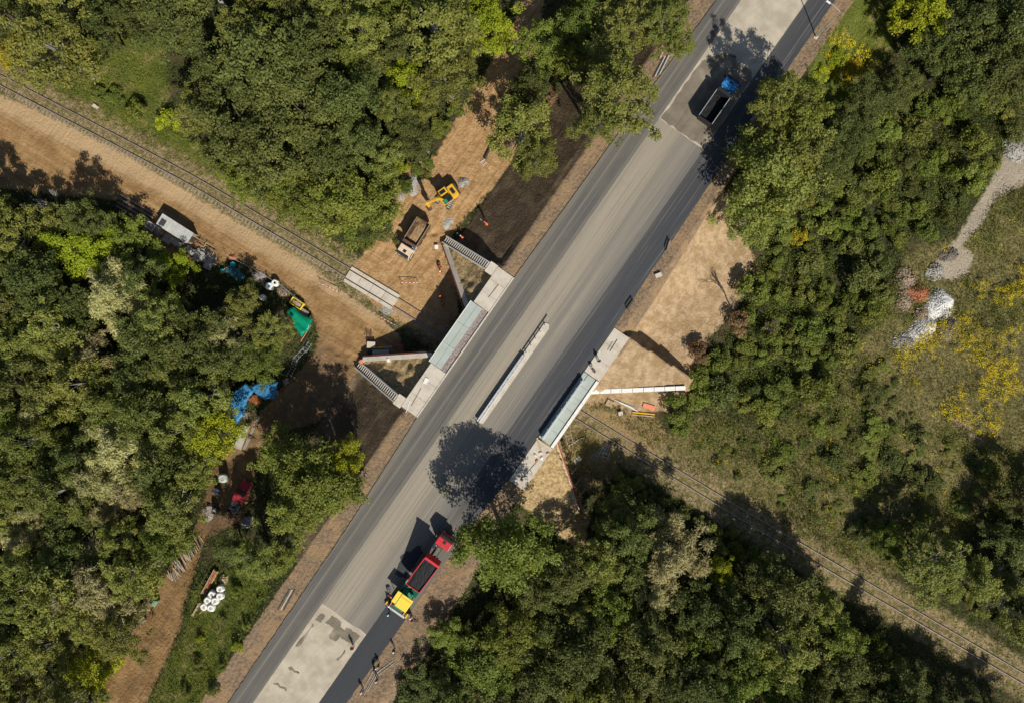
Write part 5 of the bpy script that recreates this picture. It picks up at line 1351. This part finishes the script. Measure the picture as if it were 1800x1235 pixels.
M['rgrey'] = simple('grey_rubble', (0.36, 0.345, 0.31), .95, 0, .35, 3, .4, (.16, .15, .135), .5)
M['rdark'] = simple('dark_gravel', (0.15, 0.13, 0.105), .95, 0, .5, 3, .4, (.33, .28, .22), .4)
pile(1652, 535, 24, 1.3, M['rwhite'], 'white plaster rubble heap beside the red brick heap', 1, 1.15, .3, 700, (.03, .11))
pile(1622, 580, 26, .9, M['rwhite'], 'white rubble heap with grey top south of brick heap', 2, .75, .7, 600, (.03, .11))
pile(1615, 516, 21, 1.0, M['brick'], 'heap of broken red bricks on the waste ground', 3, .7, .1, 500, (.04, .11))
pile(1592, 490, 19, .9, M['rbrown'], 'brown rubble heap north of the brick heap', 4, 1.0, 0, 200)
pile(1590, 525, 18, .7, M['rbrown'], 'brown gravelly heap on the bushy side of brick heap', 5, 1.2, 0, 190)
pile(1668, 580, 19, .9, M['rdark'], 'dark brown rubble heap touching the white heaps', 6, 1.0, 0, 200)
pile(1620, 552, 16, .6, M['rbrown'], 'low tan rubble heap between the white heaps', 7, .8, .6, 150)
pile(1590, 600, 20, .4, M['rgrey'], 'flat grey scatter of rubble at the goldenrod edge', 8, .8, .2, 240)
pile(1645, 478, 16, .7, M['rgrey'], 'grey white block heap at the foot of gravel path', 9, .9, .4, 160)
pile(1668, 448, 18, .6, M['rdark'], 'dark gravel heap across the gravel path', 10, .6, .3, 180)
pile(1785, 262, 20, .6, M['rgrey'], 'grey stone heap at the upper end of gravel path', 11, 1.3, .3, 220)
pile(726, 322, 15, .9, M['rgrey'], 'smooth grey gravel heap beside the excavator bucket', 12, 1.35, 0, 420, (.02, .05), 'gravel_heap', 'gravel')
pile(815, 321, 9, .6, M['rgrey'], 'small pale rubble heap behind the excavator', 13, 1.0, 0, 160, (.03, .09))
pile(788, 392, 12, .3, M['conc2'], 'pale broken concrete heap between excavator and stair', 14, .8, .8, 160, (.03, .1))
pile(745, 272, 9, .5, M['rgrey'], 'pale stone heap at the wood edge above gravel heap', 15, .9, .3, 110, (.06, .2))
pile(705, 345, 8, .3, M['rgrey'], 'low grey stone patch below the gravel heap', 16, .9, .3, 120, (.04, .12))
pile(680, 545, 12, .15, M['rgrey'], 'flat grey stone patch beside the crossing', 17, .8, .2, 160, (.03, .08))
pile(370, 905, 12, .3, M['trash'], 'grey heap of rubbish beside the red pickup', 18, 1.3, .4, 260, (.03, .1), 'rubbish_heap', 'rubbish')
pile(437, 918, 13, .3, M['trash'], 'pale heap of rubbish behind the pickup tailboard', 19, .8, .4, 260, (.03, .1), 'rubbish_heap', 'rubbish')
pile(1690, 740, 20, .2, M['rbrown'], 'brown dry rubble patch below the goldenrod', 20, .6, -.5, 200, (.05, .14))
pile(1715, 770, 16, .2, M['rbrown'], 'tan dry rubble patch at the corner of goldenrod', 21, .6, -.6, 160, (.05, .14))

# log pile -----------------------------------------------------------
rng = random.Random(21)
lm = [MB().cyl((-1.0, 0, .1), (1.0, 0, .1), .10, .085, 7).mesh('log', m) for m in (M['wood2'], M['wood'], BIRCHBARK)]
for k in range(46):
    t = rng.random(); px = 302 + 46 * t + rng.uniform(-7, 7); py = 1012 - 62 * t + rng.uniform(-7, 7)
    x, y, z = at(px, py, .3); o = obj('log', rng.choice(lm)); o.location = (x, y, z + rng.uniform(0, .35)); s = rng.uniform(.55, 1.0); o.scale = (s, 1, 1)
    o.rotation_euler = (0, rng.uniform(-.12, .12), radians(118) + rng.uniform(-.3, .3))
    tag(o, 'cut log in the loose pile beside the dirt road', 'log', 'cut logs piled beside the dirt road')
# bulk bags ----------------------------------------------------------
def bulk_bag(px, py, r, label, inside, seed, group=None, sm=None):
    x, y, z = at(px, py, 1.0); T = empty('bulk_bag', (x, y, z), seed * .7, label, 'bag', group); rng = random.Random(seed)
    n = 16; vs = []; fs = []; prof = [(.82, 0), (1.0, .18), (1.08, .5), (1.05, .8), (.92, .97), (.74, 1.04), (.52, 1.05), (.34, .98)]
    for j, (rr, zz) in enumerate(prof):
        for i in range(n):
            a = 2 * pi * i / n; q = r * rr * (1 + .07 * sin(4 * a) * (1 if j < 5 else .4) + rng.uniform(-.04, .04)); vs.append((q * cos(a), q * sin(a), zz * 1.1 + rng.uniform(-.03, .03)))
    for j in range(len(prof) - 1):
        for i in range(n): fs.append((j * n + i, j * n + (i + 1) % n, (j + 1) * n + (i + 1) % n, (j + 1) * n + i))
    MB().add(vs, fs).build('sack', sm or M['bag'], T, smooth=True)
    MB().dome((0, 0, 1.03), r * .46, 12, 3, (1, 1, .18), jit=.12, rng=rng).build('contents', inside, T)
    for i in range(4):
        a = pi / 4 + i * pi / 2; b = a + .5
        MB().tube([(r * .8 * cos(a), r * .8 * sin(a), 1.05), (r * .75 * cos(a + .25), r * .75 * sin(a + .25), 1.28), (r * .8 * cos(b), r * .8 * sin(b), 1.05)], .025, 5).build('lifting_loop', M['bag'], T)
for i, (a, b) in enumerate([(387, 1034), (372, 1044), (386, 1047), (365, 1054), (378, 1055), (359, 1065), (371, 1067)]):
    bulk_bag(a, b, .62, 'white bulk bag standing in the cluster beside the brick row', M['rgrey'], i + 1, 'white bulk bags beside the dirt road')
bulk_bag(483, 497, .6, 'white bulk bag beside the blue-filled bag in the yard', M['black'], 11)
bulk_bag(473, 503, .65, 'white bulk bag filled with blue material in the yard', M['blue'], 12)
bulk_bag(461, 523, .5, 'small pale bulk bag shaded by tree in the yard', M['rgrey'], 13)
bulk_bag(391, 840, .75, 'grey-white bag lying near the red pickup bonnet', M['rgrey'], 14, None, M['panel'])
bulk_bag(380, 862, .6, 'dark shaded bag beside the red pickup', M['black'], 15, None, M['navy'])
bulk_bag(378, 897, .6, 'blue-grey bag at the rubbish heap beside pickup', M['panel'], 16, None, M['dsteel'])
# brick row, planks
x, y, z = at(368, 1023, .6); BS = empty('brick_stack', (x, y, z), ang((357, 1044), (380, 1002)), 'long low stack of orange bricks on timber beside bulk bags', 'bricks')
bm = MB().bb(-.12, .12, -.06, .06, 0, .1).mesh('brick', M['brick'])
for i in range(26):
    for j in range(2):
        o = obj('brick', bm, BS); o.location = (-2.05 + .163 * i, -.14 + .28 * j, .42 + .01 * (i % 3)); o.rotation_euler = (0, 0, pi / 2)
MB().bb(-2.3, 2.2, -.4, -.3, 0, .55).build('side_board', M['wood'], BS); MB().bb(-2.3, 2.2, .3, .4, 0, .55).build('side_board', M['wood'], BS); MB().bb(-2.2, 2.1, -.29, .29, .02, .41).build('core', M['wood2'], BS)
bar('timber_plank', (339, 1081), (352, 1058), .32, .2, M['wood'], 'yellowish plank lying along the dirt road below brick stack', 'plank')
bar('timber_plank', (351, 1078), (360, 1068), .12, .1, M['wood'], 'short pale plank in the grass beside bulk bags', 'plank')
pile(394, 1018, 7, .4, M['wood'], 'small heap of pale timber offcuts beside brick stack', 22, 1.1, 0, 60, (.08, .25), 'timber_heap', 'timber')
# green box
x, y, z = at(269, 1058, 1.2); GB = empty('metal_bin', (x, y, z), radians(60), 'green metal bin with lid at the edge of the dirt road', 'bin')
M['palegreen'] = simple('pale_green_paint', (0.18, 0.30, 0.19), .6, 0, .12, 2, .02, (.12, .18, .1), .4)
MB().box((0, 0, .55), (.95, 1.1, 1.1), taper=(1.06, 1.06)).build('body', M['palegreen'], GB, .03); MB().box((0, 0, 1.15), (1.1, 1.25, .08), taper=(.9, .9)).build('lid', M['palegreen'], GB, .03)
for s in (-1, 1): MB().cyl((s * .3, -.6, .12), (s * .3, -.5, .12), .12, n=10).build('castor', M['black'], GB)

# debris yard --------------------------------------------------------
sA = ang((285, 379), (337, 412))
x, y, z = at(307, 402, 2.2); SH_ = empty('storage_container', (x, y, z), sA, 'weathered grey storage container with flat roof and dark hatch', 'container')
M['tin'] = simple('weathered_tin', (0.40, 0.415, 0.40), .75, 0, .25, 1.2, .15, (.58, .55, .49), .6)
MB().bb(-2.95, 2.95, -.95, .95, .1, 2.1).build('wall', M['wood2'], SH_)
rf = MB().bb(-3.05, 3.05, -1.05, 1.05, 2.104, 2.2).build('roof', M['tin'], SH_)
MB().bb(-2.7, -1.75, -.75, .35, 2.203, 2.25).build('hatch', M['dsteel'], rf)
for k in range(9): MB().bb(-2.4 + .6 * k, -2.36 + .6 * k, -1.05, 1.05, 2.202, 2.235).build('seam', M['tin'], rf)
MB().bb(2.955, 2.99, -.6, .4, .15, 2.0).build('door', M['dsteel'], SH_)
rng = random.Random(3)
for k in range(7):
    o = 1.5 + k * 3.6; bar('steel_beam', (213 - o * .4, 341 + o * .9), (270 - o * .4, 374 + o * .9), .22, .2, M['rust'] if k % 2 else M['wood2'], 'long steel beam lying in the row beside the storage container', 'beam', 'long beams beside the storage container', .2, .1 * (k % 2))
for k, (a, b) in enumerate([(250, 386), (263, 397)]):
    x, y, z = at(a, b, .9); B = empty('open_skip', (x, y, z), sA, ['white rimmed open skip with dark contents behind the beams', 'white rimmed open skip full of pale rubble behind beams'][k], 'skip')
    sh = MB(); L2 = .75
    sh.bb(-L2, L2, -.6, .6, 0, .1).bb(-L2, L2, -.6, -.52, .1, .9).bb(-L2, L2, .52, .6, .1, .9).bb(-L2, -L2 + .08, -.52, .52, .1, .9).bb(L2 - .08, L2, -.52, .52, .1, .9); sh.build('shell', M['white'], B)
    MB().dome((0, 0, .45), .6, 10, 3, (1.05, .8, .35), jit=.2, rng=rng).build('contents', [M['black'], M['trash']][k], B)
pile(277, 405, 10, .6, M['trash'], 'pale heap of broken boards behind the storage container', 23, .7, sA, 110, (.08, .3))
for k in range(16):
    a = rng.uniform(290, 375); t = (a - 290) / 85; b = 418 + 42 * t + rng.uniform(-6, 12)
    x, y, z = at(a, b, .4); L = rng.uniform(.7, 2.0); o = MB().box((0, 0, .12), (L, rng.uniform(.5, 1.3), rng.uniform(.08, .2))).build('concrete_plate', M['conc2' if k % 3 else 'rgrey']); o.location = (x, y, z + rng.uniform(0, .35)); o.rotation_euler = (rng.uniform(-.15, .15), rng.uniform(-.15, .15), sA + rng.uniform(-.4, .4))
    tag(o, 'broken grey concrete plate in the heap below the container', 'concrete plate', 'broken concrete plates below the container')
for k in range(14):
    t = rng.random(); a = 338 + 38 * t; b = 414 + 24 * t + rng.uniform(-3, 9); L = rng.uniform(10, 22)
    d = (.85, .53) if k < 10 else (.5, -.86); bar('scrap_pole', (a - d[0] * L / 2, b - d[1] * L / 2), (a + d[0] * L / 2, b + d[1] * L / 2), .11, .1, M['wood'] if k % 2 else M['rust'], 'loose pole in the scrap heap at the end of container', 'pole', 'loose poles at the end of container', .4, rng.uniform(.1, .5), True)
pile(362, 452, 20, .6, M['trash'], 'grey heap of mixed scrap between poles and the wood', 24, .55, sA, 420, (.03, .14), 'scrap_heap', 'scrap')
pile(455, 487, 13, .4, M['trash'], 'grey heap of scrap wire beside the bulk bags', 25, .7, -.4, 260, (.03, .12), 'scrap_heap', 'scrap')
pile(498, 515, 12, .5, M['rbrown'], 'brown heap of timber scraps beside the yellow skip', 26, .7, -.6, 220, (.03, .14), 'scrap_heap', 'scrap')
pile(408, 452, 6, .5, M['brick'], 'small red brick heap beside the teal sheet', 27, 1, 0, 50, (.05, .14))
# teal sheet on frame
M['teal'] = simple('teal_sheet', (0.03, 0.13, 0.17), .6, 0, .25, 1.5, .05, (.06, .1, .1), .4); M['teal2'] = simple('teal_plastic', (0.03, 0.36, 0.38), .5, 0, .1, 3, .02)
x, y, z = at(411, 479, .6); TL = empty('teal_cover', (x, y, z), sA, 'dark teal ground sheet with bright teal round drum lid', 'cover')
MB().prism([(-1.6, -.8), (1.6, -.9), (1.9, .5), (-.2, .9), (-1.2, .6)], .25, .32).build('sheet', M['teal'], TL)
MB().cyl((-.9, 1.05, 0), (-.9, 1.05, .7), .42, .42, 16).build('drum', M['teal2'], TL, .03)
MB().cyl((-1.9, -.7, .4), (-.9, .9, .55), .06, n=6).build('pipe', M['panel'], TL); MB().cyl((-1.95, -.75, .2), (-1.95, -.75, .5), .28, n=12).build('pipe_flange', M['teal2'], TL)
# yellow skip, crate, green tarpaulin
x, y, z = at(521, 533, 1.0); SK = empty('yellow_skip', (x, y, z), ang((505, 524), (533, 542)), 'yellow open skip filled with scrap beside green tarpaulin', 'skip')
MB().bb(-1.1, 1.1, -.6, .6, 0, .1).bb(-1.1, 1.1, -.6, -.5, .1, 1.0).bb(-1.1, 1.1, .5, .6, .1, 1.0).bb(-1.1, -1.0, -.5, .5, .1, 1.0).bb(1.0, 1.1, -.5, .5, .1, 1.0).build('shell', M['yellow'], SK)
MB().dome((0, 0, .55), .9, 12, 3, (1.05, .5, .35), jit=.25, rng=rng).build('scrap_load', M['rbrown'], SK)
for s in (-1, 1): MB().bb(s * 1.16 - .08 * (s > 0) + .04, s * 1.16 + .08 * (s < 0) - .04 + .08 * (s > 0), -.62, .62, .8, .98).build('lifting_bar', M['yellow'], SK)
x, y, z = at(532, 549, .7); CR = empty('timber_crate', (x, y, z), ang((505, 524), (533, 542)), 'brown timber crate top between yellow skip and green tarpaulin', 'crate')
for k in range(6): MB().bb(-.9 + .3 * k, -.63 + .3 * k, -.6, .6, .6, .66).build('slat', M['wood2'], CR)
MB().bb(-.9, .87, -.58, .58, 0, .597).build('crate_box', M['wood3'], CR)
M['tarp'] = (lambda g: (g.base(g.mix(g.noise(g.co(), 1.2, 4), (.0, .14, .075), (.005, .30, .17))), g.b.inputs['Roughness'].__setattr__('default_value', .35), g.m)[2])(G('green_tarpaulin'))
def cloth(name, poly, zh, m, label, cat, parts, amp=.12, fold=2.2, seed=1, n=26):
    """draped sheet: polygon filled with a grid, folded, standing on posts"""
    P0 = [P(a, b, zh)[:2] for a, b in poly]; cx = sum(p[0] for p in P0) / len(P0); cy = sum(p[1] for p in P0) / len(P0); g0 = H1(cx, cy)
    T = empty(name, (cx, cy, g0), 0, label, cat); loc = [(a - cx, b - cy) for a, b in P0]
    xs = np.linspace(min(p[0] for p in loc), max(p[0] for p in loc), n); ys = np.linspace(min(p[1] for p in loc), max(p[1] for p in loc), n)
    X, Y = np.meshgrid(xs, ys); S = sdf(loc, X, Y); d = seed * .9
    Zv = zh + amp * np.sin((X * cos(d) + Y * sin(d)) * fold * 1.7) + .5 * amp * fbm(X, Y, .6, seed) - .5 * sst(.35, 0, S) * zh * .3
    vs = np.stack([X.ravel(), Y.ravel(), Zv.ravel()], 1); keep = (S > -.06)
    f = []
    for j in range(n - 1):
        for i in range(n - 1):
            if keep[j, i] and keep[j, i + 1] and keep[j + 1, i] and keep[j + 1, i + 1]: f.append((j * n + i, j * n + i + 1, (j + 1) * n + i + 1, (j + 1) * n + i))
    mb = MB().add([tuple(v) for v in vs], f); o = mb.build('sheet', m, T, smooth=True); so = o.modifiers.new('thick', 'SOLIDIFY'); so.thickness = .03
    for a, b in parts: MB().cyl((a, b, -.2), (a, b, zh * .8), .05, n=6).build('post', M['wood2'], T)
    return T
cloth('green_tarpaulin', [(501, 546), (516, 537), (531, 552), (550, 560), (543, 580), (528, 594), (516, 574)], 1.6, M['tarp'], 'shiny green tarpaulin draped over stores beside dirt road', 'tarpaulin', [(-1, 1), (1, -1), (.8, .6), (0, 0)], .14, 2.4, 1)
bar('orange_pole', (528, 600), (546, 572), .14, .14, M['orangeplastic'], 'orange pole leaning along the edge of green tarpaulin', 'pole', None, .8, .6, True)
M['bluetin'] = simple('blue_roof_sheet', (0.03, 0.165, 0.34), .5, 0, .2, .8, .05, (.07, .22, .36), .4)
cloth('blue_roof_shelter', [(412, 684), (431, 671), (447, 686), (434, 704), (428, 730), (415, 744), (400, 710)], 2.0, M['bluetin'], 'blue sheet roof of a makeshift shelter under the trees', 'shelter', [(-.8, 1), (.8, 1), (0, -1.2)], .02, 5, 2, 40)
cloth('blue_roof_awning', [(439, 678), (458, 669), (488, 671), (483, 700), (464, 702), (445, 688)], 1.8, M['bluetin'], 'smaller blue sheet awning joined to makeshift shelter', 'awning', [(-1, .3), (1.2, .5), (.5, -.6)], .025, 5, 3, 40)
M['cloth'] = simple('rust_brown_cloth', (0.26, 0.085, 0.03), .9, 0, .3, 2, .2)
cloth('brown_cover', [(434, 701), (446, 692), (462, 698), (460, 706), (448, 710)], .7, M['cloth'], 'rust brown cloth crumpled below the blue roof', 'cloth', [(0, 0)], .15, 4, 4, 18)
pile(482, 688, 6, .7, M['conc2'], 'pale boulder stack at the corner of blue awning', 28, 1, 0, 12, (.12, .3), 'stone_heap', 'stones')
pile(502, 670, 5, .5, M['trash'], 'pale scrap at the foot of scaffold frames', 29, 1, 0, 30, (.06, .2), 'scrap_heap', 'scrap')
pile(432, 728, 6, .5, M['wood2'], 'tan rubble below the blue shelter roof', 30, 1, 0, 20, (.1, .25))
bar('timber_plank', (455, 730), (428, 790), .5, .12, M['wood2'], 'grey plank walkway lying toward the red pickup', 'plank')
bar('timber_plank', (431, 748), (417, 788), 1.3, .15, M['conc2'], 'broad pale slab lying in the sun near the yellow-green tree', 'slab')
def frame(px, py, L, W, rz, n, label, m, group, lift=.1, zt=.3, tilt=0):
    x, y, z = at(px, py, zt); F = empty('scaffold_frame', (x, y, z + lift), rz, label, 'scaffold', group); F.rotation_euler = (tilt, 0, rz)
    for s in (-1, 1): MB().cyl((-L / 2, s * W / 2, .04), (L / 2, s * W / 2, .04), .032, n=6).build('rail_tube', m, F)
    for k in range(n): xx = -L / 2 + L * (k + .5) / n; MB().cyl((xx, -W / 2, .04), (xx, W / 2, .04), .025, n=6).build('rung', m, F)
rng = random.Random(9)
for k in range(9): frame(508 + 38 * k / 9 + rng.uniform(-3, 3), 655 - 62 * k / 9 + rng.uniform(-4, 4), rng.uniform(1.8, 2.8), rng.uniform(.5, .9), radians(58) + rng.uniform(-.25, .25), 4, 'steel scaffold frame heaped along the dirt road edge', M['steel'] if k % 2 else M['dsteel'], 'scaffold frames heaped along the dirt road', .1 + .12 * (k % 3), .3)
# fence of thin posts in front of the yard
WF = empty('wire_fence', at(470, 470), 0, 'thin wire fence with posts along the dirt road yard', 'fence')
fp = [(395, 447), (420, 460), (445, 472), (470, 487), (492, 500), (510, 515), (530, 530)]
base = np.array(at(470, 470)); wp = []
for a, b in fp:
    x, y, z = at(a, b, .6); wp.append((x - base[0], y - base[1], z - base[2])); MB().cyl((wp[-1][0], wp[-1][1], wp[-1][2] - .2), (wp[-1][0], wp[-1][1], wp[-1][2] + 1.3), .04, n=6).build('fence_post', M['wood2'], WF)
for h in (.4, .8, 1.2): MB().tube([(a, b, c + h) for a, b, c in wp], .015, 4).build('fence_wire', M['steel'], WF)

# work yard on the bridge's west side ---------------------------------
def crate(px, py, L, W, H, rz, m, label, cat='crate', zt=None):
    x, y, z = at(px, py, H if zt is None else zt); C = empty('storage_box', (x, y, z), rz, label, cat)
    MB().bb(-L / 2, L / 2, -W / 2, W / 2, 0, H * .9).build('box', m, C, .02); MB().bb(-L / 2 - .03, L / 2 + .03, -W / 2 - .03, W / 2 + .03, H * .903, H).build('lid', m, C, .015); return C
crate(669, 619, 2.7, .75, .9, radians(2), M['panel'], 'long pale green storage box against the red formwork wall')
crate(651, 620, .8, .8, .8, radians(2), M['black'], 'black storage box beside long pale green box')
crate(652, 606, 1.3, 1.0, .8, radians(-3), M['conc'], 'pale grey crate in front of the black storage box')
frame(649, 592, 1.8, .8, radians(85), 4, 'rusty scaffold rack standing above the pale crate', M['rust'], None, .4)
frame(646, 584, 1.3, .9, radians(80), 3, 'empty dark scaffold frame at the yard corner', M['dsteel'], None, .1)
for k, (a, b, w, m, lb) in enumerate([(666, 611, 1.6, M['amber'], 'orange board lying in the bridge shadow yard'), (682, 610, 1.5, M['wood'], 'tan board lying beside the red trestle'), (700, 608, 1.9, M['red'], 'red trestle rail lying in the bridge shadow')]):
    bar('formwork_board', (a - w * 5, b), (a + w * 5, b - 1), .35, .12, m, lb, 'board')
crate(683, 633, .5, .5, .5, .1, M['white'], 'white bucket box on the soil behind the formwork wall', 'box')
crate(642, 633, .6, .35, .3, .5, M['conc'], 'cream block on the corner above slatted stair', 'block'); crate(636, 635, .7, .6, .35, .4, M['orangeplastic'], 'red-orange sack at the foot of slatted stair', 'sack')
crate(767, 434, .55, .6, .6, .1, M['white'], 'white crate on the dirt beside the stair foot'); crate(678, 399, .9, .7, .3, .5, M['white'], 'white board box at the wood edge beside cream truck')
bar('drain_pipe', (852, 280), (864, 254), .45, .4, M['dsteel'], 'dark pipe lying beside the dirt track above the slope', 'pipe', None, .3, 0, True)
frame(850, 285, .9, .6, .6, 3, 'white pallet frame at the end of dark pipe', M['white'], None)
bar('white_pole', (900, 72), (914, 88), .3, .25, M['white'], 'white pole lying across the upper dirt track', 'pole')
for k in range(9): bar('brushwood', (918 + rng.uniform(0, 20), 135 + rng.uniform(0, 30)), (935 + rng.uniform(0, 25), 150 + rng.uniform(0, 35)), .09, .09, M['wood2'], 'grey branch in the brushwood heap beside dirt track', 'branch', 'grey branches beside the dirt track', .3, rng.uniform(0, .4), True)
# bridge top clutter
def onroad(name, u, v, L, W, H, rz, m, label, cat, z=7.1):
    o = MB().bb(-L / 2, L / 2, -W / 2, W / 2, 0, H).build(name, m); x, y, _ = UV(u, v); o.location = (x, y, z + .004); o.rotation_euler = (0, 0, ROADROT + rz); return tag(o, label, cat)
onroad('white_sheet', -8.6, -11.6, .6, .95, .12, .2, M['white'], 'bright white foam sheet on the west walkway slab', 'sheet')
onroad('steel_bar', -8.4, -14.6, .06, 3.2, .05, .1, M['dsteel'], 'dark steel bar lying along the west walkway', 'bar'); onroad('steel_bar', -7.9, 6.2, .08, 2.6, .05, -.05, M['dsteel'], 'dark steel bar on the north end of west walkway', 'bar')
onroad('measuring_rod', -8.6, -16.6, .09, 2.0, .06, .3, M['white'], 'white rod across the south corner of west walkway', 'rod')
onroad('steel_bar', 12.7, 10.0, .1, 2.2, .06, .05, M['dsteel'], 'dark steel angle on the east walkway slab', 'bar'); onroad('steel_bar', 12.3, 9.6, .1, 1.6, .06, .05, M['wood2'], 'grey batten beside steel angle on east walkway', 'batten')
onroad('timber_plank', 11.9, -9.6, .3, 2.1, .1, .9, M['wood'], 'cream plank leaning at the start of east barrier', 'plank')
for k, (u, v, m, lb) in enumerate([(12.9, -10.6, M['cream'], 'pinkish sack by the east barrier end'), (13.5, -11.2, M['bag'], 'white sack beside pinkish sack on walkway'), (12.4, -11.4, M['cream'], 'tan sack in the stack on east walkway'), (13.9, -10.0, M['wood'], 'yellow sack at the outer walkway edge'), (13.1, -12.0, M['brick'], 'dull red sack beside the dark rope on walkway')]):
    x, y, _ = UV(u, v); o = MB().dome((0, 0, .0), .28, 10, 4, (1.25, .85, .75), jit=.06, rng=rng).build('cement_sack', m, smooth=True); o.location = (x, y, 7.104 if u < 14 else 6.9); o.rotation_euler = (0, 0, k * 1.1); tag(o, lb, 'sack')
onroad('rebar_bundle', 13.0, -14.0, .08, 4.4, .05, -.12, M['dsteel'], 'long dark rod lying slantwise on the south-east walkway', 'rod')
# east of the bridge ---------------------------------------------------
for k in range(7): bar('steel_pipe', (1081 + 2.2 * k, 702 + 1.2 * k), (1112 + 1.6 * k, 714 + 1.4 * k), .13, .12, M['steel'], 'galvanised pipe in the bundle below the east wing wall', 'pipe', 'galvanised pipes below the east wing wall', .2, .06 * (k % 3), True)
x, y, z = at(1072, 709, .3); PLT = empty('timber_pallet', (x, y, z), -.5, 'yellowish timber pallet beside the galvanised pipes', 'pallet')
for k in range(7): MB().bb(-.6 + .18 * k, -.46 + .18 * k, -.55, .55, .2, .25).build('slat', M['wood'], PLT)
for s in (-1, 0, 1): MB().bb(-.6, .62, s * .48 - .05, s * .48 + .05, 0, .197).build('runner', M['wood'], PLT)
crate(1091, 726, .7, .6, .5, .2, M['conc'], 'pale block on the grass between pipes and railway', 'block')
bar('orange_board', (1130, 711), (1151, 717), .75, .25, M['orangeplastic'], 'orange plastic board on the sand beside galvanised pipes', 'board')
bar('yellow_beam', (1111, 724), (1151, 728), .22, .2, M['amber'], 'long yellow beam nearer the orange board', 'beam'); bar('yellow_beam', (1111, 728), (1151, 732), .2, .2, M['wood'], 'pale yellow beam nearer the railway grass', 'beam')
x, y, z = at(1015, 808, .3); o = MB().bb(-.6, .6, -.35, .35, 0, .15).build('grey_board', M['tin']); o.location = (x, y, z); o.rotation_euler = (0, 0, .65); tag(o, 'grey panel lying on the red earth beside timber formwork', 'panel')
for k in range(6): frame(1046 + 4 * k, 800 - 3 * k + (k % 2) * 4, 1.9, .5, radians(58) + rng.uniform(-.2, .2), 3, 'galvanised frame stacked on grass south of the track', M['steel'], 'galvanised frames south of the track', .06 * k)
frame(1065, 800, 1.2, .9, radians(75), 2, 'white square frame topping the galvanised stack', M['white'], None, .35)
bar('steel_pole', (1000, 783), (1023, 769), .08, .08, M['steel'], 'thin steel pole on dark grass beside unfinished wing wall', 'pole', None, .2, .1, True); bar('timber_pole', (1026, 814), (1042, 803), .08, .08, M['wood2'], 'thin brown pole pointing at galvanised frames', 'pole', None, .2, .1, True)
frame(1000, 768, 2.4, 1.0, radians(-75), 4, 'pale scaffold frame hung on the unfinished wing wall corner', M['conc'], None, 2.0, 2.2)
# road edge things
def stand(px, py, rz, label, m):
    x, y, z = at(px, py, .6); S = empty('sign_trestle', (x, y, z), rz, label, 'trestle')
    for s in (-1, 1): MB().cyl((s * .8, -.35, 0), (s * .8, 0, 1.0), .035, n=6).cyl((s * .8, .35, 0), (s * .8, 0, 1.0), .035, n=6).build('leg', M['dsteel'], S)
    for h in (.35, .9): MB().bb(-.85, .85, -.06, .06, h, h + .16).build('board', m, S)
    for s in (-1, 0, 1): MB().bb(s * .5 - .04, s * .5 + .04, .07, .4, .06, .12).build('foot', m, S)
stand(1175, 432, NE_ + .3, 'wooden trestle beside the road edge above the sandy bank', M['wood2']); stand(1108, 536, NE_, 'dark trestle with shadow at the road edge above east walkway', M['dsteel'])
crate(1157, 484, 1.0, .6, .4, NE_ - .6, M['conc'], 'pale kerb block box at the sandy road edge', 'block')
for k in range(4): bar('guard_rail_section', (1148 + 4 * k, 136 - 2 * k), (1166 + 4 * k, 100 - 2 * k), .16, .1, M['tin'] if k % 2 else M['dsteel'], 'steel guard rail section lying on the north-west verge', 'guard rail', 'guard rail sections on the north-west verge')
for k in range(3): bar('guard_rail_section', (488 + 5 * k, 1072), (508 + 5 * k, 1036), .16, .1, M['tin'] if k % 2 else M['dsteel'], 'steel guard rail section lying on the south-west verge', 'guard rail', 'guard rail sections on the south-west verge')
stand(1163, 97, 1.2, 'striped red and white trestle on the north-west verge', M['stripe'])
for k, (p, q) in enumerate([((634, 1218), (656, 1178)), ((640, 1220), (661, 1180)), ((645, 1216), (664, 1182)), ((660, 1184), (690, 1162)), ((665, 1186), (693, 1165)), ((676, 1160), (694, 1170))]):
    bar('steel_pipe', p, q, .08, .08, M['tin'], 'long pale pipe laid on the shoulder beside fresh asphalt', 'pipe', 'pale pipes on the shoulder beside fresh asphalt', .2, .05, True)
bar('fallen_trunk', (1720, 1045), (1768, 1043), .3, .3, BIRCHBARK, 'pale fallen trunk lying in dark shade below the meadow', 'log', None, 1.0, .6, True)
for k in range(2): bar('trunk_shadow_bar', (606 + 9 * k, 698 - 6 * k), (626 + 9 * k, 778 + 6 * k), .16, .15, M['wood3'], 'long dark bar painting a tree trunk shadow on the dark slope', 'pole', 'dark bars painting trunk shadows on the slope', .2, .15, True)  # dark bars stand in for tree trunk shadows cast on the slope
crate(167, 187, .9, .5, .4, -.6, M['conc'], 'white concrete block in the grass beside railway', 'block')
